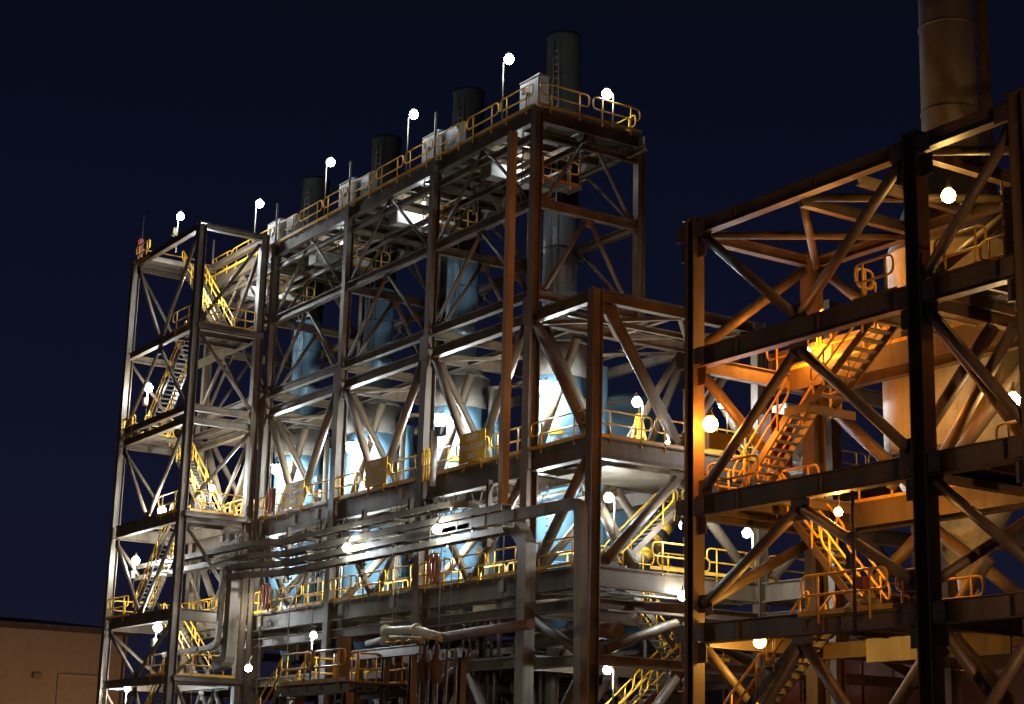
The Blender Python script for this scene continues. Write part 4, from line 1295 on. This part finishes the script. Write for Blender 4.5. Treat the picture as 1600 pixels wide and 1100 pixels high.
# ================================================================== EQUIPMENT BEHIND THE ANNEX (right)
ec = thing('orange_cabinet', 'tall orange lit cabinet on the annex deck seen through the stairs', 'cabinet', (52.00, 46.81, 14.61))
eq = (52.00, 46.82, 15.40)
box('case', eq, (0.8, 1.1, 2.1), M['red'], ec)
box('door', (eq[0] - 0.42, eq[1], eq[2]), (0.04, 0.9, 1.9), M['red'], ec)
gc = thing('grey_cabinet', 'grey ribbed cabinet behind the orange lit cabinet', 'cabinet', (53.00, 48.69, 14.98))
gq = (53.00, 48.57, 16.04)
box('case', gq, (0.9, 1.3, 2.4), M['white'], gc)
for k in range(6):
    box('rib', (gq[0] - 0.47, gq[1] - 0.5 + k * 0.2, gq[2] + 0.6), (0.04, 0.06, 0.9), M['white'], gc)
yv = thing('yellow_valve_stand', 'yellow boxy valve stand right of the brown column on the annex deck', 'valve stand', (52.50, 44.01, 14.47))
yq = (52.50, 44.08, 14.86)
box('body', (yq[0], yq[1], yq[2] + 0.2), (0.8, 1.2, 0.7), M['yellow'], yv)
for s in (-0.4, 0.4):
    tube('leg', (yq[0], yq[1] + s, 14.9), (yq[0], yq[1] + s, yq[2] + 0.2), 0.07, M['yellow'], yv, 8)
pipe('bend', [(yq[0], yq[1] + 0.5, yq[2] + 0.5), (yq[0], yq[1] + 1.1, yq[2] + 0.3), (yq[0], yq[1] + 1.8, yq[2] - 0.2)], 0.12, M['yellow'], yv, 0.3)

# ================================================================== LAMPS
WG = 'white floodlights on the plant'
P1 = 420
tm = [((61.42, 39.7, 33.28), (61.95, 39.75, 30.5), 'mast floodlight left of the nearest stack, over the corner cabinet'),
      ((69.8, 39.7, 33.3), (70.4, 39.75, 30.5), 'mast floodlight on the top deck between the first and second stacks'),
      ((78.4, 39.7, 33.35), (78.95, 39.75, 30.5), 'mast floodlight on the top deck between the second and third stacks'),
      ((86.95, 39.7, 33.37), (87.5, 39.75, 30.5), 'mast floodlight on the top deck next to the stair tower')]
for hd, bs, lb in tm:
    lamp(lb, hd, bs, 320, r=0.22, group='floodlights on the masts of the top deck')
lamp('mast floodlight at the back corner of the top deck, right of the nearest stack', (59.5, 43.73, 31.98), (59.45, 44.06, 30.5), 320, r=0.22, group='floodlights on the masts of the top deck')
h_ = (90.84, 36.60, 33.00)
lamp('mast floodlight above the roof of the stair tower', h_, (h_[0] + 0.3, 36.6, 30.9), 320, r=0.22, group='floodlights on the masts of the top deck', box_at=(h_[0] + 0.3, 36.4, h_[2] - 0.9))
TG = 'floodlights in the stair tower'
for (hd, pw, lb, rr_) in (
    ((88.67, 37.20, 30.63), 780, 'floodlight beside the front leg just under the top of the stair tower', 0.15),
    ((88.87, 37.20, 28.66), 780, 'small floodlight beside the front leg, over the topmost flight', 0.14),
    ((93.22, 36.40, 23.31), 1092, 'floodlight standing over the second landing at the left of the stair tower', 0.24),
    ((89.05, 37.20, 18.39), 676, 'small floodlight halfway down the flight above the sign level', 0.13),
    ((87.97, 38.40, 17.09), 676, 'floodlight low over the stair tower landing at sign level', 0.16),
    ((89.38, 36.20, 15.79), 988, 'floodlight just above the beam at sign level, left of the front leg', 0.23),
    ((93.15, 36.40, 13.44), 988, 'floodlight by the left leg of the stair tower below sign level', 0.22),
    ((90.28, 36.80, 9.59), 988, 'floodlight hanging under the fourth landing of the stair tower', 0.22),
    ((93.95, 36.80, 6.49), 780, 'lowest floodlight of the stair tower, in front of the warehouse', 0.17),
):
    bs = (hd[0] + 0.35, hd[1] + 0.1, hd[2] - 1.9)
    lamp(lb, hd, bs, pw, r=rr_, group=TG, box_at=(hd[0] + 0.33, hd[1], hd[2] - 0.75) if rr_ > 0.2 else None)
VG = 'floodlights in front of the vessels'
for (hd, pw, lb, rr_) in (
    ((61.22, 41.90, 18.44), 3438, 'floodlight in front of the nearest vessel, right of the corner column', 0.27),
    ((69.94, 41.90, 18.39), 3438, 'floodlight over the camera post in front of the second vessel', 0.27),
    ((78.71, 41.90, 18.37), 3438, 'floodlight in front of the third vessel, left of the middle yellow sign', 0.25),
    ((87.36, 41.90, 18.41), 3438, 'floodlight in front of the farthest vessel, right of the stair tower', 0.25),
    ((71.73, 38.20, 12.24), 436, 'floodlight in front of the cable trays below the middle yellow sign', 0.19),
    ((76.12, 41.20, 12.45), 1984, 'added hidden shaded lamp close to the lower part of the third vessel', 0.12),  # added behind the tray lamp to brighten the vessel
    ((63.71, 38.20, 12.24), 436, 'floodlight in front of the cable trays near the second column', 0.19),
    ((67.72, 41.20, 12.30), 1984, 'added hidden shaded lamp close to the lower part of the second vessel', 0.12),  # likewise added, for the glow on the second vessel
    ((60.88, 41.60, 13.21), 1455, 'tiny lamp behind the square duct right of the corner column', 0.10),
    ((84.58, 38.60, 10.66), 304, 'floodlight low between the stair tower and the upright grey duct', 0.2),
    ((80.27, 37.60, 7.08), 212, 'floodlight low beside the foot of the upright grey duct', 0.17),
):
    bs = (hd[0] + 0.3, hd[1] + 0.3, hd[2] + 0.6)
    lamp(lb, hd, bs, pw, r=rr_, group=VG, shade=pw > 900)
hd = (57.63, 29.50, 6.85)
lamp('floodlight on a pole with a white box over the low platform', hd, (hd[0] + 0.1, 29.5, zP), 210, r=0.12, group=VG, box_at=(hd[0] + 0.0, 29.4, hd[2] - 0.75))
NG = 'floodlights in the annex'
for (hd, pw, lb, rr_) in (
    ((57.00, 43.65, 17.41), 470, 'floodlight on a mast in front of the blue tank', 0.2),
    ((55.30, 44.06, 15.40), 470, 'floodlight on the annex deck edge above the brace junction', 0.2),
    ((56.60, 41.95, 13.14), 428, 'floodlight left of the bright annex flight, with a box below it', 0.19),
    ((54.50, 44.16, 12.02), 470, 'blue white floodlight right of the striped pipes', 0.2),
    ((54.60, 44.18, 9.22), 370, 'floodlight under the lower annex walkway', 0.19),
    ((52.00, 45.27, 11.56), 470, 'blue white floodlight seen left behind the orange braces', 0.18),
    ((56.00, 47.41, 17.64), 285, 'small white floodlight on a post above the twin orange lamps', 0.14),
    ((56.50, 41.91, 6.27), 314, 'floodlight low under the bottom annex beam', 0.17),
    ((52.50, 46.69, 15.93), 285, 'white lamp hidden behind the dark diagonal, shining on the pale column', 0.14),
):
    bs = (hd[0], hd[1] + 0.3, hd[2] - 1.9)
    lamp(lb, hd, bs, pw, r=rr_, group=NG)
# small lamps tucked under the top deck beside the white ducts, and one at the farthest vessel
for i in range(4):
    cx = 63.75 + 8.5 * i
    lamp(['lamp under the top deck by the nearest stack', 'lamp under the top deck by the second stack', 'lamp under the top deck by the third stack', 'lamp under the top deck by the farthest stack'][i],
         (cx - 1.0, 41.3, 29.5), (cx - 0.95, 41.5, 29.95), 200, r=0.06, group='lamps under the top deck beside the stacks')
lamp('small lamp at the lower part of the farthest vessel', (87.2, 42.0, 13.3), (87.3, 42.2, 14.2), 1000, r=0.1, group=VG)
OG = 'orange lamps in the silo frame'
for (hd, pw, col, lb, rr_) in (
    ((40.60, 33.91, 12.57), 659, SOD, 'strong orange lamp on the left column of the silo frame', 0.24),
    ((32.20, 35.50, 17.95), 228, (1.0, 0.60, 0.16), 'yellowish lamp high beside the cream upper cylinder', 0.2),
    ((32.04, 37.60, 12.40), 429, (1.0, 0.66, 0.30), 'orange lamp in front of the silo near the right edge', 0.2),
    ((38.77, 36.90, 16.15), 228, (1.0, 0.40, 0.07), 'orange lamp under the upper beam at the brace junction', 0.13),
    ((36.27, 35.00, 9.49), 430, (1.0, 0.40, 0.06), 'orange lamp over the glowing yellow stair rails', 0.12),
    ((40.12, 35.40, 6.07), 381, (1.0, 0.52, 0.09), 'yellow lamp under the lowest beam at the left of the silo frame', 0.19),
    ((34.37, 36.50, 12.36), 161, SOD, 'added orange lamp hidden behind the thick front column of the silo frame', 0.1),  # added out of sight to brighten the railings
    ((40.10, 37.50, 15.35), 430, SOD, 'orange lamp hidden behind the brace below the upper beam', 0.1),
):
    bs = (hd[0] + 0.1, hd[1] + 0.15, hd[2] + 0.55)
    lamp(lb, hd, bs, pw, col, rr_, OG)
# yard lamps outside the frame whose glow the photo shows on the warehouse and on the faces towards the camera, and an added fill lamp
for (hd, pw, lb, c_) in (((153.0, 60.0, 5.5), 3600, 'orange yard lamp in front of the warehouse', (1.0, 0.46, 0.16)),
                         ((78.0, 12.0, 11.0), 1700, 'tall yard lamp left of the stair tower', (1.0, 0.86, 0.66)),
                         ((14.0, 25.0, 7.0), 4800, 'added unseen fill lamp to the right of the silo frame', (1.0, 0.55, 0.28)),  # added out of view to lift the silo frame's dark front faces
                         ((70.0, 56.0, 5.2), 260, 'orange yard lamp low behind the frame legs', SOD),
                         ((46.0, 50.0, 5.0), 200, 'orange yard lamp low behind the silo frame', SOD),
                         ((24.0, 40.6, 17.0), 260, 'orange lamp high at the far side of the silo frame', SOD)):
    lamp(lb, hd, (hd[0] + 1.0, hd[1], 0.0), pw, c_, 0.2, 'yard lamps')

# high mast sodium floodlight beyond the top of the frame, aimed at the corner of the tall frame
sf = thing('floodlight_mast', 'tall mast with an orange floodlight aimed at the corner of the tall frame', 'floodlight', (22, 29.0, 0))
tube('mast', (22, 29.0, 0), (22, 29.0, 31), 0.2, M['galv'], sf, 12)
box('housing', (22, 29.1, 31.4), (0.8, 0.5, 0.6), M['galv'], sf)
sl_d = bpy.data.lights.new('sodium_beam', 'SPOT')
sl_d.energy = 8500
sl_d.color = (1.0, 0.36, 0.07)
sl_d.spot_size = math.radians(27)
sl_d.spot_blend = 0.6
sl_d.shadow_soft_size = 0.3
sl_o = bpy.data.objects.new('sodium_beam', sl_d)
COL.objects.link(sl_o)
sl_o.parent = sf
sl_o.location = V((22.6, 29.6, 31.0)) - V((22, 29.0, 0))
sl_o.rotation_mode = 'QUATERNION'
sl_o.rotation_quaternion = (V((58.5, 39.0, 20.5)) - V((22.6, 29.6, 31.0))).to_track_quat('-Z', 'Y')
